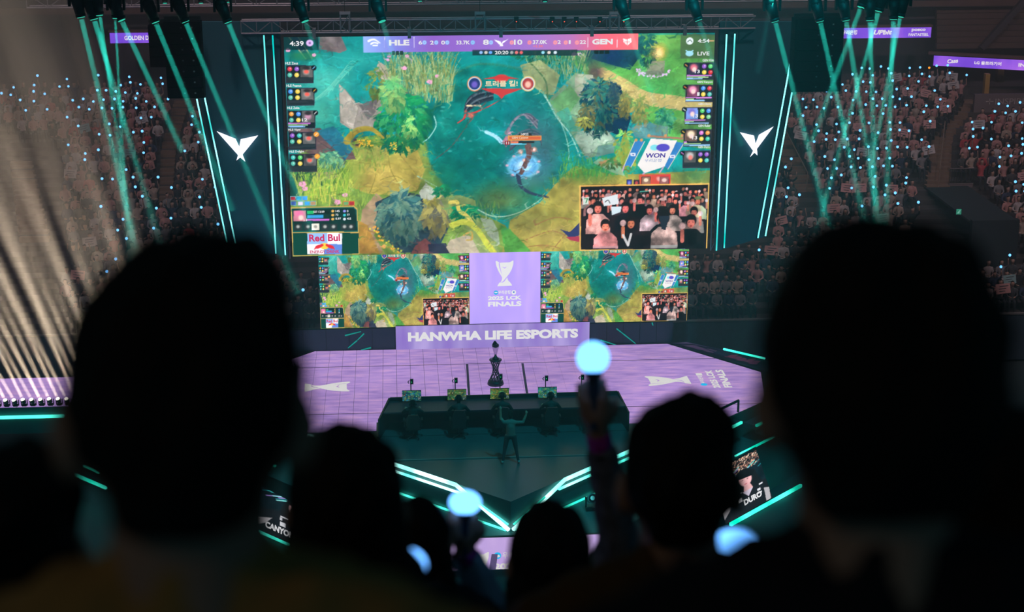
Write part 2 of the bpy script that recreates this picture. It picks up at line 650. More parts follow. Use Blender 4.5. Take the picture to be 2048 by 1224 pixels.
# moss and sand, lower right
cv.poly([(1126, 350), (1150, 332), (1230, 350), (1430, 340), (1430, 520), (1000, 520), (1020, 440), (1080, 405)], (150, 142, 66), 1, .3)
for (x, y, rx, ry, c) in ((1180, 345, 70, 30, (70, 140, 60)), (1100, 470, 100, 40, (176, 156, 84)), (1060, 440, 60, 30, (130, 128, 66)), (1240, 330, 60, 24, (80, 160, 70)),
                          (1150, 400, 40, 40, (168, 150, 78)), (1390, 350, 60, 30, (50, 110, 70))):
    cv.ell(x, y, rx, ry, c, .75, .9, tex=.2)
cv.blades(1120, 1230, 318, 358, [(70, 150, 60), (110, 170, 70), (50, 130, 70)], 130, 14)
for (a, b, c) in (((1050, 480), (1100, 462), (1130, 470)), ((1070, 450), (1110, 435), (1150, 440)), ((1105, 500), (1130, 470), (1155, 455)), ((1030, 500), (1080, 490), (1120, 496))):
    cv.curve([a, b, c], 1.8, (150, 96, 66), .6)
# meadow, path and wood, upper right
cv.poly([(1140, 70), (1430, 70), (1430, 300), (1360, 290), (1290, 235), (1215, 185), (1150, 130)], (92, 168, 78), 1, .25)
for (x, y, rx, ry, c) in ((1330, 85, 80, 30, (130, 190, 90)), (1300, 180, 90, 35, (70, 172, 92)), (1390, 150, 60, 50, (110, 180, 86)), (1360, 230, 60, 30, (96, 176, 76)), (1260, 170, 50, 25, (110, 150, 76))):
    cv.ell(x, y, rx, ry, c, .7, .9, tex=.15)
cv.curve([(1205, 145), (1245, 168), (1290, 195), (1350, 205), (1440, 218)], 20, (196, 178, 112), .85, 30, .12)
cv.poly([(1150, 70), (1275, 70), (1290, 100), (1260, 140), (1190, 120), (1150, 100)], (22, 62, 84), .95, .3)
for (x, y, rx, ry, c) in ((1225, 112, 42, 28, (22, 50, 92)), (1260, 90, 30, 25, (30, 80, 90)), (1180, 110, 30, 30, (40, 70, 84)), (1190, 145, 25, 25, (90, 66, 74))):
    cv.ell(x, y, rx, ry, c, .85, .7)
cv.leaves(1294, 98, 20, 36, [(30, 96, 92), (50, 120, 90), (24, 80, 90)], 110, 6)
cv.leaves(1085, 105, 60, 24, [(20, 110, 84), (30, 130, 90), (16, 84, 84)], 120, 7)
cv.blades(1060, 1175, 112, 165, [(120, 150, 90), (170, 180, 130), (60, 130, 90), (40, 110, 80)], 130, 46, .55)
cv.poly([(1040, 130), (1080, 120), (1120, 150), (1108, 190), (1086, 188), (1050, 160)], (150, 160, 110), .95, .3)
cv.curve([(1060, 125), (1090, 160), (1095, 195)], 3, (70, 110, 70), .8)
# the crags
for pts, c in (([(1098, 200), (1150, 146), (1186, 150), (1200, 190), (1180, 240), (1160, 262), (1215, 262), (1252, 300), (1192, 312), (1172, 318), (1140, 262), (1112, 230)], (120, 150, 118)),
               ([(1150, 148), (1186, 150), (1196, 182), (1172, 204), (1150, 190)], (150, 154, 136)), ([(1100, 205), (1140, 170), (1160, 196), (1130, 240)], (96, 150, 96)),
               ([(1155, 262), (1212, 258), (1230, 282), (1196, 292), (1176, 316), (1150, 278)], (150, 172, 154)), ([(1196, 292), (1240, 286), (1250, 300), (1192, 314)], (92, 130, 122)),
               ([(1112, 226), (1136, 214), (1156, 262), (1140, 262)], (70, 146, 124))):
    cv.poly(pts, c, .95, .3)
cv.curve([(1090, 190), (1112, 232), (1140, 268), (1160, 312)], 2.5, (190, 220, 200), .6)
# dark firs
cv.poly([(1205, 160), (1240, 170), (1262, 235), (1250, 275), (1215, 262), (1195, 240)], (16, 40, 66), .95, .3)
cv.leaves(1196, 215, 36, 58, [(18, 78, 86), (40, 104, 98), (24, 60, 82), (86, 98, 70), (60, 120, 104)], 260, 8)
cv.leaves(1172, 232, 18, 24, [(110, 106, 64), (80, 92, 66)], 60, 6)
cv.leaves(1170, 246, 18, 12, [(170, 170, 76), (140, 150, 70)], 36, 5)
for (x, y, w, h, pal) in ((1249, 210, 13, 26, [(150, 140, 70), (110, 116, 70)]), (1280, 225, 18, 34, [(130, 144, 74), (96, 130, 80), (160, 150, 80)]), (1330, 242, 24, 26, [(60, 150, 110), (90, 170, 120), (30, 110, 90)]),
                          (1250, 305, 24, 46, [(150, 160, 60), (70, 160, 90), (120, 190, 100)]), (1368, 250, 20, 18, [(80, 140, 70), (100, 150, 80)]), (1228, 190, 10, 26, [(40, 70, 84), (60, 90, 90)])):
    cv.poly([(x, y - h), (x + w, y + h * .6), (x - w, y + h * .6)], pal[0], .9, .2)
    cv.leaves(x, y, w, h, pal, 80, 6)
cv.poly([(1300, 245), (1340, 255), (1330, 280), (1270, 275), (1262, 255)], (120, 134, 140), .6, .3)
# torch pedestal and blossoms
cv.poly([(1304, 122), (1330, 122), (1328, 146), (1292, 146)], (140, 144, 120), 1, .2)
cv.poly([(1292, 142), (1330, 142), (1326, 150), (1286, 150)], (108, 120, 100), 1, .2)
cv.ell(1318, 104, 22, 22, (255, 150, 50), .75, .9)
cv.ell(1318, 106, 13, 14, (255, 225, 150), .95, .7)
for k in range(46):
    a = cv.rng.random() * 3.3 - .1
    cv.ell(1308 + 30 * math.cos(a) + cv.rng.normal() * 3, 140 + 14 * math.sin(a) + cv.rng.normal() * 2, 2.4, 2, (224, 190, 235), .95, .4)
# reeds, firs and rocks, upper left
cv.poly([(678, 168), (690, 178), (712, 205), (728, 208), (760, 195), (764, 220), (745, 262), (700, 258), (680, 245)], (150, 142, 134), 1, .3)
cv.poly([(678, 168), (692, 182), (716, 215), (706, 258), (682, 240)], (186, 178, 166), 1, .25)
cv.poly([(718, 210), (756, 196), (750, 226), (736, 240)], (108, 102, 104), .9, .25)
cv.poly([(757, 122), (772, 132), (790, 156), (786, 168), (766, 160), (750, 146)], (190, 180, 164), 1, .25)
cv.poly([(640, 72), (682, 72), (694, 100), (680, 106), (638, 98)], (128, 118, 120), 1, .3)
cv.poly([(582, 72), (594, 72), (622, 118), (612, 120)], (26, 64, 92), 1)
cv.line([(576, 72), (612, 118)], 2, (190, 180, 140))
cv.line([(595, 72), (624, 116)], 2, (190, 180, 140))
cv.ell(610, 112, 40, 12, (40, 130, 90), .8, .6)
cv.blades(776, 905, 150, 206, [(150, 156, 86), (186, 190, 130), (110, 140, 84), (130, 180, 120), (90, 120, 70)], 330, 62, .5)
cv.leaves(750, 165, 18, 32, [(140, 150, 70), (100, 140, 70)], 50, 7)
cv.poly([(790, 176), (830, 190), (850, 200), (840, 212), (800, 204), (780, 190)], (140, 120, 96), .9, .3)
cv.leaves(806, 246, 56, 60, [(30, 142, 84), (60, 160, 96), (20, 116, 88), (24, 130, 80)], 330, 10)
cv.leaves(786, 190, 26, 34, [(130, 196, 116), (160, 210, 120), (90, 176, 110)], 110, 9)
cv.leaves(820, 256, 14, 22, [(150, 204, 110), (110, 190, 110)], 46, 6)
cv.ell(862, 240, 14, 40, (10, 84, 70), .6, .8)
cv.curve([(868, 232), (872, 252), (858, 275), (846, 284)], 2.2, (150, 215, 205), .8)
for (x, y) in ((886, 214), (884, 222), (888, 236), (884, 246), (900, 302), (1160, 306)):
    cv.ell(x, y, 6, 2.6, (80, 190, 180), .6, .5)
# timber bridge with hanging cloth, hollow log
cv.poly([(574, 258), (640, 256), (700, 290), (712, 318), (660, 322), (600, 300)], (104, 82, 82), 1, .3)
cv.poly([(632, 262), (668, 252), (706, 298), (690, 320)], (40, 116, 142), .95, .2)
cv.line([(636, 282), (690, 318)], 2, (70, 56, 66), .7)
cv.curve([(694, 282), (712, 262), (742, 258), (766, 276)], 15, (160, 142, 56), .95, 6, .25)
cv.ell(716, 284, 16, 12, (74, 52, 56), .95, .4)
cv.poly([(640, 304), (686, 318), (690, 334), (660, 344), (642, 330)], (110, 160, 120), .95, .2)
cv.leaves(660, 322, 22, 20, [(120, 176, 130), (80, 150, 120), (60, 130, 110)], 70, 7)
cv.leaves(735, 285, 30, 10, [(110, 150, 60), (150, 160, 60), (80, 140, 70)], 70, 5)
for k in range(26):
    cv.ell(718 + cv.rng.random() * 28, 278 + cv.rng.random() * 16, 2, 2, (244, 184, 50), .9, .4)
    cv.ell(780 + cv.rng.random() * 14, 284 + cv.rng.random() * 16, 1.6, 1.6, (240, 190, 60), .9, .4)
cv.poly([(574, 320), (632, 330), (650, 370), (590, 400), (576, 400)], (22, 70, 66), .9, .3)
cv.poly([(632, 346), (668, 342), (676, 354), (650, 364), (630, 360)], (130, 118, 110), .9, .2)
cv.blades(598, 700, 380, 412, [(180, 206, 76), (140, 180, 66), (110, 160, 70), (200, 200, 90)], 170, 56, .5)
cv.blades(700, 735, 390, 420, [(150, 180, 76), (120, 150, 70)], 40, 22, .5)
for (x, y, r) in ((605, 368, 9), (610, 377, 7), (576, 100, 6), (628, 110, 5), (778, 112, 5), (814, 112, 5), (809, 136, 6), (874, 152, 5), (859, 164, 7), (690, 390, 7), (675, 404, 8), (1148, 108, 6), (776, 120, 4)):
    for k in range(5):
        a = k * 1.257 + r
        cv.ell(x + r * .5 * math.cos(a), y + r * .4 * math.sin(a), r * .5, r * .4, (246, 168, 210), .95, .5)
# thicket, vines and boulders along the lower edge
cv.poly([(724, 420), (752, 386), (770, 400), (760, 440), (748, 470), (770, 507), (716, 507)], (160, 134, 104), 1, .3)
cv.poly([(716, 440), (735, 450), (760, 507), (714, 507)], (170, 128, 56), .9, .3)
cv.poly([(750, 405), (800, 382), (880, 396), (900, 450), (880, 490), (840, 505), (800, 505), (762, 470)], (44, 66, 78), 1, .3)
cv.leaves(800, 434, 46, 50, [(60, 106, 104), (90, 132, 116), (40, 84, 92), (110, 140, 120)], 260, 12)
cv.leaves(872, 430, 26, 40, [(140, 132, 88), (110, 112, 96), (170, 160, 90)], 120, 12)
cv.leaves(862, 400, 16, 14, [(186, 176, 84), (160, 160, 90)], 40, 7)
cv.poly([(830, 492), (850, 476), (866, 490), (862, 507), (822, 507)], (120, 66, 66), .95, .2)
cv.poly([(856, 488), (892, 486), (900, 507), (858, 507)], (40, 44, 66), .95, .2)
for k in range(34):
    cv.ell(742 + k * 1.7 + cv.rng.normal() * 3, 455 + k * 1.6 + cv.rng.normal() * 4, 2.6, 2.6, (246, 170, 60) if k % 3 else (230, 220, 70), .95, .5)
cv.ell(768, 493, 5, 5, (246, 160, 90), 1, .5)
cv.poly([(900, 480), (930, 470), (965, 476), (982, 505), (900, 507), (892, 494)], (176, 164, 140), 1, .25)
cv.poly([(880, 395), (920, 390), (950, 400), (958, 440), (985, 470), (1000, 507), (960, 507), (930, 450), (900, 440)], (130, 150, 90), .95, .3)
cv.poly([(838, 384), (852, 366), (878, 386), (862, 400), (842, 396)], (176, 182, 166), 1, .2)
cv.leaves(930, 428, 30, 18, [(20, 130, 84), (30, 146, 92), (16, 110, 80)], 90, 7)
cv.leaves(884, 383, 16, 12, [(20, 130, 84), (24, 120, 84)], 36, 6)
cv.poly([(960, 435), (985, 440), (996, 460), (1000, 490), (975, 470)], (150, 164, 144), .9, .25)
cv.curve([(900, 405), (914, 404), (918, 420), (934, 432), (948, 450), (972, 480), (990, 505)], 7, (208, 190, 92), .95, 8)
cv.curve([(905, 450), (930, 444), (955, 460), (975, 490), (990, 507)], 12, (190, 196, 74), .95, 10, .2)
cv.curve([(928, 470), (942, 464), (944, 478), (932, 480)], 4, (190, 160, 80), .95, 3)
cv.poly([(1000, 450), (1020, 458), (1060, 500), (1062, 507), (1010, 507)], (70, 144, 62), .9, .3)
# ribbons of dark cloth and a glowing ring in the pond
for k in range(7):
    cv.curve([(985, 180 + k * 3), (955, 184 + k * 4), (935, 200 + k * 4), (928, 222 + k * 3)], 5, [(44, 52, 66), (90, 104, 116), (30, 36, 50)][k % 3], .9, 2)
cv.curve([(930, 224), (945, 226), (975, 214), (1000, 200)], 4, (206, 60, 58), .9, 1)
cv.curve([(932, 222), (928, 236), (915, 246)], 5, (196, 70, 64), .9, 2)
cv.ell(942, 231, 8, 6, (250, 110, 90), .9, .6)
cv.line([(934, 211.5), (961, 211.5)], 3, (240, 214, 170), 1)
for k in range(6):
    cv.curve([(1012, 292 - k * 3), (1014 + k * 2, 262 - k * 3), (1034 + k * 2, 234 - k), (1058, 228 + k * 2), (1075, 242 + k * 3)], 5, [(104, 104, 122), (70, 76, 94), (140, 132, 148)][k % 3], .85, 2)
    cv.curve([(1020, 300), (1030 + k * 4, 272 + k), (1060 + k * 3, 258 + k * 3), (1084, 266 + k * 5)], 3.5, [(96, 94, 112), (60, 66, 84)][k % 2], .8, 1)
cv.curve([(972, 264), (990, 272), (1003, 284)], 6, (170, 226, 250), .9, 8)
cv.curve([(1008, 285), (1020, 265)], 8, (190, 130, 150), .6, 5)
cv.ell(1047, 334, 62, 48, (70, 160, 215), .6, 1.0)
cv.ell(1047, 332, 37, 27, (150, 220, 250), .95, .25)
cv.ell(1047, 332, 33, 23.5, (60, 140, 200), .9, .3)
cv.ell(1047, 332, 26, 19, (170, 220, 250), .8, .5)
cv.ell(1048, 331, 14, 12, (230, 240, 255), .9, .9)
for k in range(7):
    a = .5 + k * .9
    cv.ell(1047 + 33 * math.cos(a), 332 + 24 * math.sin(a), 4.5, 3.2, (226, 170, 190), .9, .5)
cv.curve([(1056, 292), (1058, 310), (1050, 330), (1042, 346)], 13, (104, 74, 72), .95, 8, .3)
cv.curve([(1036, 350), (1042, 372), (1062, 386), (1096, 394)], 9, (48, 62, 86), .9, 4)
for (x, y, r) in ((1041, 303, 7), (1068, 299, 8), (1048, 320, 5)):
    cv.ell(x, y, r, r * .9, (240, 150, 130), .9, .6)
    cv.ell(x, y, r * .5, r * .5, (255, 235, 230), .9, .7)
# brush texture over the whole landscape
def brush_pass(c_, count, seed):
    g = np.random.default_rng(seed)
    keep, c_.map = c_.map, (lambda p: p)
    for k in range(count):
        i, j = int(g.random() * c_.w), int(g.random() * c_.h)
        col = c_.im[j, i] * 255 * (1 + (g.random() - .5) * .42) + (g.random(3) - .5) * 16
        x, y = c_.x0 + i / c_.res, c_.y0 + j / c_.res
        a, L = g.random() * 6.283, 4 + 11 * g.random()
        c_.line([(x, y), (x + L * math.cos(a), y + L * .7 * math.sin(a)), (x + L * 1.7 * math.cos(a + .5), y + L * 1.2 * math.sin(a + .5))], 1.2 + 3.2 * g.random(), np.clip(col, 0, 255), .34 + .3 * g.random(), .6)
    c_.map = keep


brush_pass(cv, 5600, 4)
# name bars over the ring
cv.poly([(1034, 272), (1040, 266), (1061, 266), (1066, 272)], (40, 36, 40), .9)
cv.rect(1016, 271, 1083, 281, (224, 150, 74), 1)
cv.rect(1018, 273, 1081, 279, (206, 96, 56), 1)
cv.rect(1010, 281.5, 1020, 290, (150, 30, 36), 1)
cv.rect(1021, 282, 1069, 286.5, (40, 40, 44), 1)
cv.rect(1021, 282, 1037, 286.5, (226, 120, 84), 1)
cv.rect(1021, 287, 1053, 289.5, (110, 200, 230), 1)
# sponsor banners standing in the meadow
cv.poly([(1270, 281), (1289, 283), (1262, 334), (1256, 331), (1248, 332)], (54, 122, 186), 1, .1)
cv.line([(1270, 281), (1248, 332)], 1.6, (220, 210, 190))
cv.line([(1289, 283), (1262, 334)], 1.6, (220, 210, 190))
cv.poly([(1352, 283), (1368, 286), (1336, 338), (1330, 333), (1325, 332)], (54, 122, 186), 1, .1)
cv.line([(1368, 286), (1336, 338)], 1.4, (220, 210, 190))
cv.poly([(1302, 277), (1354, 281), (1329, 333), (1289, 346), (1275, 330)], (232, 226, 224), 1, .05)
cv.line([(1296, 272), (1366, 277)], 4, (168, 120, 96), 1)
for x in (1298, 1331, 1364, 1272, 1283):
    cv.ell(x, 271 if x > 1290 else 280, 4, 4, (206, 150, 96), 1, .4)
cv.ell(1309, 295, 10, 6.6, (120, 214, 226), .95, .2)
cv.ell(1326, 295, 15, 8.4, (84, 72, 186), 1, .15)
for (x, y) in ((1266, 309), (1345, 313)):
    cv.rect(x - 5, y - 3, x + 5, y + 3, (226, 230, 240))
    cv.rect(x - 2, y - 1, x + 2.5, y + 1, (90, 90, 170))
for (a, b) in (((1248, 332), (1245, 342)), ((1289, 346), (1286, 348)), ((1327, 334), (1319, 345))):
    cv.line([a, b], 3, (190, 160, 190))
cv.poly([(1186, 325), (1200, 316), (1240, 332), (1250, 352), (1225, 345)], (140, 170, 140), .8, .3)
cv.leaves(1220, 328, 20, 9, [(60, 110, 60), (150, 120, 80), (100, 130, 70)], 60, 5)
# bird-like dark cloth by the inset
cv.poly([(1120, 458), (1140, 464), (1160, 444), (1160, 470), (1140, 476)], (44, 52, 104), .95)
cv.poly([(1132, 474), (1160, 472), (1160, 484), (1140, 480)], (170, 50, 80), .95)
# kill feed
cv.gradient([(1278, 349), (1341, 349), (1341, 369), (1278, 369)], [(206, 90, 60), (214, 62, 62)])
cv.ell(1318, 358, 8, 6, (246, 220, 214), .6, .6, .7)
for (x0, x1, y0, c1, c2) in ((1253, 1264, 359, (120, 130, 220), (60, 70, 150)), (1267, 1279, 359, (190, 70, 70), (60, 40, 50)), (1283, 1301, 353, (240, 220, 190), (150, 110, 90)), (1319, 1338, 353, (236, 200, 190), (150, 90, 90))):
    cv.rect(x0, y0, x1, y0 + (10 if x1 - x0 < 14 else 16), (40, 30, 44), 1)
    cv.rect(x0 + .8, y0 + .8, x1 - .8, y0 + (9 if x1 - x0 < 14 else 15), c2, 1)
    cv.ell((x0 + x1) / 2, y0 + 7, (x1 - x0) * .33, 5, c1, 1, .4)
# headline between two medallions
cv.ell(1003, 157, 16, 9, (214, 60, 58), 1, .2)
cv.poly([(965, 158), (1040, 158), (1003, 150)], (200, 54, 54), .95)
cv.poly([(962, 177), (1046, 177), (1010, 190), (1003, 198), (996, 190)], (206, 52, 52), .95)
for (x, a, b, c) in ((949, (110, 90, 190), (40, 50, 110), (230, 130, 80)), (1056, (250, 190, 170), (170, 60, 60), (240, 200, 130))):
    cv.ell(x, 167.5, 15.5, 15.5, c, 1, .08)
    cv.ell(x, 167.5, 13.6, 13.6, (190, 230, 240), 1, .08)
    cv.ell(x, 167.5, 12, 12, b, 1, .1)
    cv.ell(x, 169, 8, 8.5, a, 1, .5)
# score bar
cv.gradient([(726.5, 71), (1276, 68), (1276, 99), (726.5, 99.5)], [(150, 180, 246), (128, 128, 216), (140, 92, 190), (142, 100, 196), (150, 106, 196), (160, 112, 196), (180, 110, 180), (236, 100, 120), (252, 112, 120)])
cv.rect(945, 99.5, 1155, 111, (22, 40, 46), .8)
for x in (769, 828, 1176, 1234):
    cv.rect(x - .5, 74, x + .5, 95, (235, 230, 245), .9)
for (x, c) in ((849, (150, 200, 250)), (872.5, (150, 200, 250)), (894.5, (150, 200, 250)), (945.5, (130, 200, 240)), (982, (150, 200, 250)), (1023.5, (250, 150, 150)), (1059, (250, 140, 140)), (1110.5, (250, 150, 150)), (1131.5, (250, 150, 150)), (1154, (250, 150, 150))):
    cv.ell(x, 85, 4.6, 4.6, c, .95, .25)
    cv.ell(x, 85, 1.8, 1.8, (150, 120, 200), .7, .4)
cv.curve([(737, 82), (748, 79), (760, 86)], 4, (250, 250, 255), 1, 1.5)
cv.curve([(742, 88), (748, 85), (756, 87)], 3, (250, 250, 255), 1, 2)
cv.rect(745, 90, 756, 92, (250, 250, 255))
for q in ([(988, 79), (1001, 83), (1003, 88), (1000, 90)], [(1017, 78), (1005, 83), (1003, 88), (1000, 91)], [(999, 92), (1004, 87), (1007, 92)]):
    cv.poly(q, (252, 252, 255))
cv.poly([(1246, 77), (1254, 79), (1262, 76), (1263, 84), (1255, 91), (1247, 84)], (255, 245, 245))
cv.line([(1254.5, 80), (1254.5, 89)], 1.4, (246, 110, 120))
cv.line([(1249, 84), (1260, 84)], 1.2, (246, 110, 120))
for (x, c) in ((962, (150, 190, 250)), (972, (214, 206, 196)), (981, (110, 170, 250)), (1023.5, (170, 170, 170)), (1033, (240, 120, 120)), (1042.5, (240, 100, 100)), (1086, (150, 220, 240)), (1098, (240, 220, 210)), (1110.5, (220, 235, 245))):
    cv.ell(x, 105, 4, 3.6, c, .95, .3)
for x in (787, 795, 803):
    cv.rect(x - 3, 102, x + 3, 110, (18, 40, 36), .8)
for x in (1193, 1203.5, 1214):
    cv.rect(x - 4.4, 100, x + 4.4, 108, (18, 30, 26), .95)
cv.rect(567, 72, 637, 100, (14, 36, 40), .72)
cv.ell(619.5, 86, 8, 7, (232, 190, 250), .95, .2)
cv.ell(619.5, 86, 3, 3, (120, 70, 140), .8, .4)
cv.rect(1361, 68, 1430, 117, (70, 82, 60), .62)
cv.ell(1379.5, 82, 8, 7.6, (236, 246, 250), .95, .15)
cv.curve([(1375, 84), (1380, 80), (1384, 84)], 1.5, (90, 110, 100), .8)
cv.ell(1379, 107, 9, 6, (160, 220, 240), .95, .2)
cv.line([(1372, 101), (1379, 105), (1386, 101)], 2, (160, 220, 240))
cv.rect(1414, 80.5, 1428, 82.5, (246, 180, 130))
# player cards at both edges
ICON = [(224, 60, 80), (150, 90, 200), (240, 206, 80), (80, 150, 240), (70, 200, 190), (90, 210, 110), (240, 160, 70), (220, 120, 210)]
for k, yc in enumerate((148, 193, 238, 281, 325)):
    x0 = 571.5 + k * 1.7
    y0 = yc - 17.5
    cv.rect(x0, y0, x0 + 56, y0 + 36, (58, 46, 70), .9)
    cv.rect(x0 + 1.2, y0 + 1.2, x0 + 54.8, y0 + 34.8, (22, 34, 38), .95)
    for j in range(4):
        cx, cy = x0 + 8 + (j % 2) * 14, y0 + 7.5 + (j // 2) * 12
        c = [ICON[(k * 3 + j * 2) % 8], ICON[(k + j) % 8], (90, 190, 170), (236, 210, 90)][j]
        cv.ell(cx, cy, 5.2, 5.0, c, 1, .25)
        cv.ell(cx + 1, cy - 1, 1.8, 1.8, (255, 245, 235), .8, .7)
    cv.rect(x0 + 29, y0 + 2, x0 + 54, y0 + 24, (96, 96, 96), 1, .5)
    cv.ell(x0 + 41, y0 + 12, 9, 9, (196, 180, 170) if k != 2 else (210, 150, 180), .9, .6)
    cv.ell(x0 + 41, y0 + 6, 9, 5, (40, 36, 40), .9, .5)
    if k != 2:
        cv.ell(x0 + 41, y0 + 13, 6, 4.5, (240, 96, 84), .95, .4)
    cv.ell(x0 + 56, y0 + 5, 6, 5.6, (18, 24, 30) if k < 3 else (240, 160, 60), 1, .2)
    cv.line([(x0 + 54, y0 + 7), (x0 + 58, y0 + 3)], 1.6, [(120, 200, 250), (240, 180, 60), (230, 230, 230), (250, 220, 190), (250, 210, 90)][k], .9)
    for j in range(3):
        c = [(206, 120, 214), (160, 210, 150), (140, 190, 240)][j] if k == 2 else (44, 54, 60)
        cv.rect(x0 + 1.5, y0 + 25 + j * 3.2, x0 + (54 if k != 2 else 46 - j * 5), y0 + 27.4 + j * 3.2, c, 1)
for k, yc in enumerate((142, 186, 231, 275, 318)):
    x1 = 1428.5 - k * 1.9
    y0 = yc - 17
    cv.rect(x1 - 56, y0, x1, y0 + 35, (64, 50, 76), .9)
    cv.rect(x1 - 54.8, y0 + 1.2, x1 - 1.2, y0 + 33.8, (26, 32, 38), .95)
    hair = [(224, 110, 130), (246, 150, 190), (120, 110, 200), (246, 226, 190), (190, 190, 190)][k]
    cv.rect(x1 - 53, y0 + 2, x1 - 29, y0 + 24, [(60, 50, 80), (120, 60, 90), (120, 150, 220), (120, 90, 80), (70, 70, 70)][k], 1, .4)
    cv.ell(x1 - 41, y0 + 10, 10, 9, hair, 1, .5)
    cv.ell(x1 - 40, y0 + 14, 6, 6.5, (250, 214, 206) if k != 4 else (240, 130, 120), .95, .5)
    for j in range(4):
        cx, cy = x1 - 20 + (j % 2) * 12.5, y0 + 7.5 + (j // 2) * 12
        c = [ICON[(k * 2 + 1) % 8], ICON[(k * 3 + 5) % 8], (240, 214, 80), [(214, 40, 50), (90, 190, 180), (130, 210, 150), (70, 200, 170), (80, 200, 190)][k]][j]
        cv.ell(cx, cy, 5.2, 5.0, c, 1, .25)
        cv.ell(cx + 1, cy - 1, 1.8, 1.8, (255, 250, 240), .8, .7)
    cv.ell(x1 - 56, y0 + 5, 6, 5.6, (14, 20, 24), 1, .2)
    cv.line([(x1 - 58, y0 + 4), (x1 - 54, y0 + 7)], 1.8, [(240, 150, 90), (250, 130, 60), (230, 230, 230), (240, 190, 60), (220, 130, 220)][k], .9)
    for j in range(3):
        f = ((.93, .82, .6), (.98, .3, .72), (.78, .34, .9), (.1, .65, .98), (0, 0, 0))[k][j]
        cv.rect(x1 - 55, y0 + 25 + j * 3, x1 - 1.5, y0 + 27.2 + j * 3, (44, 50, 56), 1)
        if f:
            cv.rect(x1 - 55, y0 + 25 + j * 3, x1 - 55 + 53 * f, y0 + 27.2 + j * 3, [(214, 130, 220), (170, 214, 150), (150, 200, 244)][j], 1)
# stat panel and drink advertisement, lower left corner
for (x, c) in ((586, (200, 60, 80)), (598, (50, 150, 200)), (609.5, (60, 140, 210))):
    cv.rect(x - 5.5, 392, x + 5.5, 401, (110, 170, 180)); cv.rect(x - 4.6, 393, x + 4.6, 400, c, 1, .5)
for (x, c) in ((587, (60, 90, 160)), (601, (190, 170, 190)), (614, (60, 150, 210)), (626, (190, 150, 110)), (692, (110, 170, 110)), (703, (190, 50, 60))):
    cv.rect(x - 5.8, 402, x + 5.8, 411, (110, 170, 180) if x < 650 else (210, 110, 60)); cv.rect(x - 4.8, 403, x + 4.8, 410, c, 1, .5)
cv.poly([(581, 414.5), (708, 411.5), (715, 417), (719, 508), (585, 512)], (206, 172, 92), 1)
cv.poly([(583, 416.5), (707, 413.5), (713, 419), (716.5, 463), (585.5, 464)], (20, 92, 84), 1)
cv.poly([(585, 418.5), (706, 415.5), (711, 420), (714.5, 461), (587, 462)], (18, 48, 44), 1, .3)
cv.poly([(585.5, 466), (717, 465.5), (717.5, 507), (586.5, 510.5)], (14, 68, 56), 1)
cv.rect(587, 421, 612, 442, (214, 130, 150), 1, .3)
cv.ell(599, 427, 12, 8, (240, 120, 170), 1, .5)
cv.ell(602, 435, 7, 7, (252, 214, 206), 1, .5)
cv.rect(614, 421, 659, 427.5, (16, 34, 32), 1); cv.rect(614, 421, 628, 427.5, (40, 180, 100), 1)
cv.rect(614, 429.5, 647, 436, (60, 160, 220), 1); cv.rect(614, 437.5, 659, 441, (214, 110, 214), 1)
for k in range(3):
    cv.ell(665.5, 422 + k * 8, 3.6, 3, (236, 180, 90), 1, .3)
    cv.ell(689, 422 + k * 8, 3.6, 3, [(150, 150, 240), (60, 200, 210), (220, 230, 240)][k], 1, .3)
for k, x in enumerate((596, 616, 631, 650, 667, 689, 702)):
    cv.rect(x - 7.5, 447, x + 7.5, 460, (36, 46, 46) if k != 2 else (220, 214, 200), 1, .3)
    cv.ell(x, 453, 5, 4.6, (190, 190, 186) if k != 2 else (150, 146, 140), .9, .6)
cv.rect(614.5, 466, 684, 508, (226, 236, 250), 1)
cv.poly([(614.5, 466), (655, 466), (655, 486), (684, 486), (684, 508), (614.5, 508)], (140, 184, 236), .9)
cv.poly([(655, 466), (684, 466), (684, 488), (655, 488)], (246, 246, 250), 1)
cv.poly([(614.5, 488), (648, 488), (648, 508), (614.5, 508)], (246, 246, 250), 1)
cv.poly([(648, 488), (684, 488), (684, 508), (648, 508)], (90, 130, 214), .9)
cv.ell(649, 492, 10, 7, (250, 206, 70), 1, .15)
for s_ in (-1, 1):
    cv.ell(649 + s_ * 12, 493, 8.5, 4, (224, 40, 54), 1, .15, s_ * .35)
    cv.ell(649 + s_ * 5, 490, 3.4, 3, (224, 40, 54), 1, .2)
    cv.line([(649 + s_ * 16, 494), (649 + s_ * 20, 498)], 2, (224, 40, 54))
# inset: cheering spectators filmed from the front
cv.poly([(1159.5, 371.5), (1418, 367), (1413.6, 499), (1160, 500.5)], (232, 186, 96), 1)
ins = [(1161.5, 373), (1416.3, 368.7), (1412.2, 497.5), (1161.8, 499)]
cv.poly(ins, (28, 20, 24), 1)


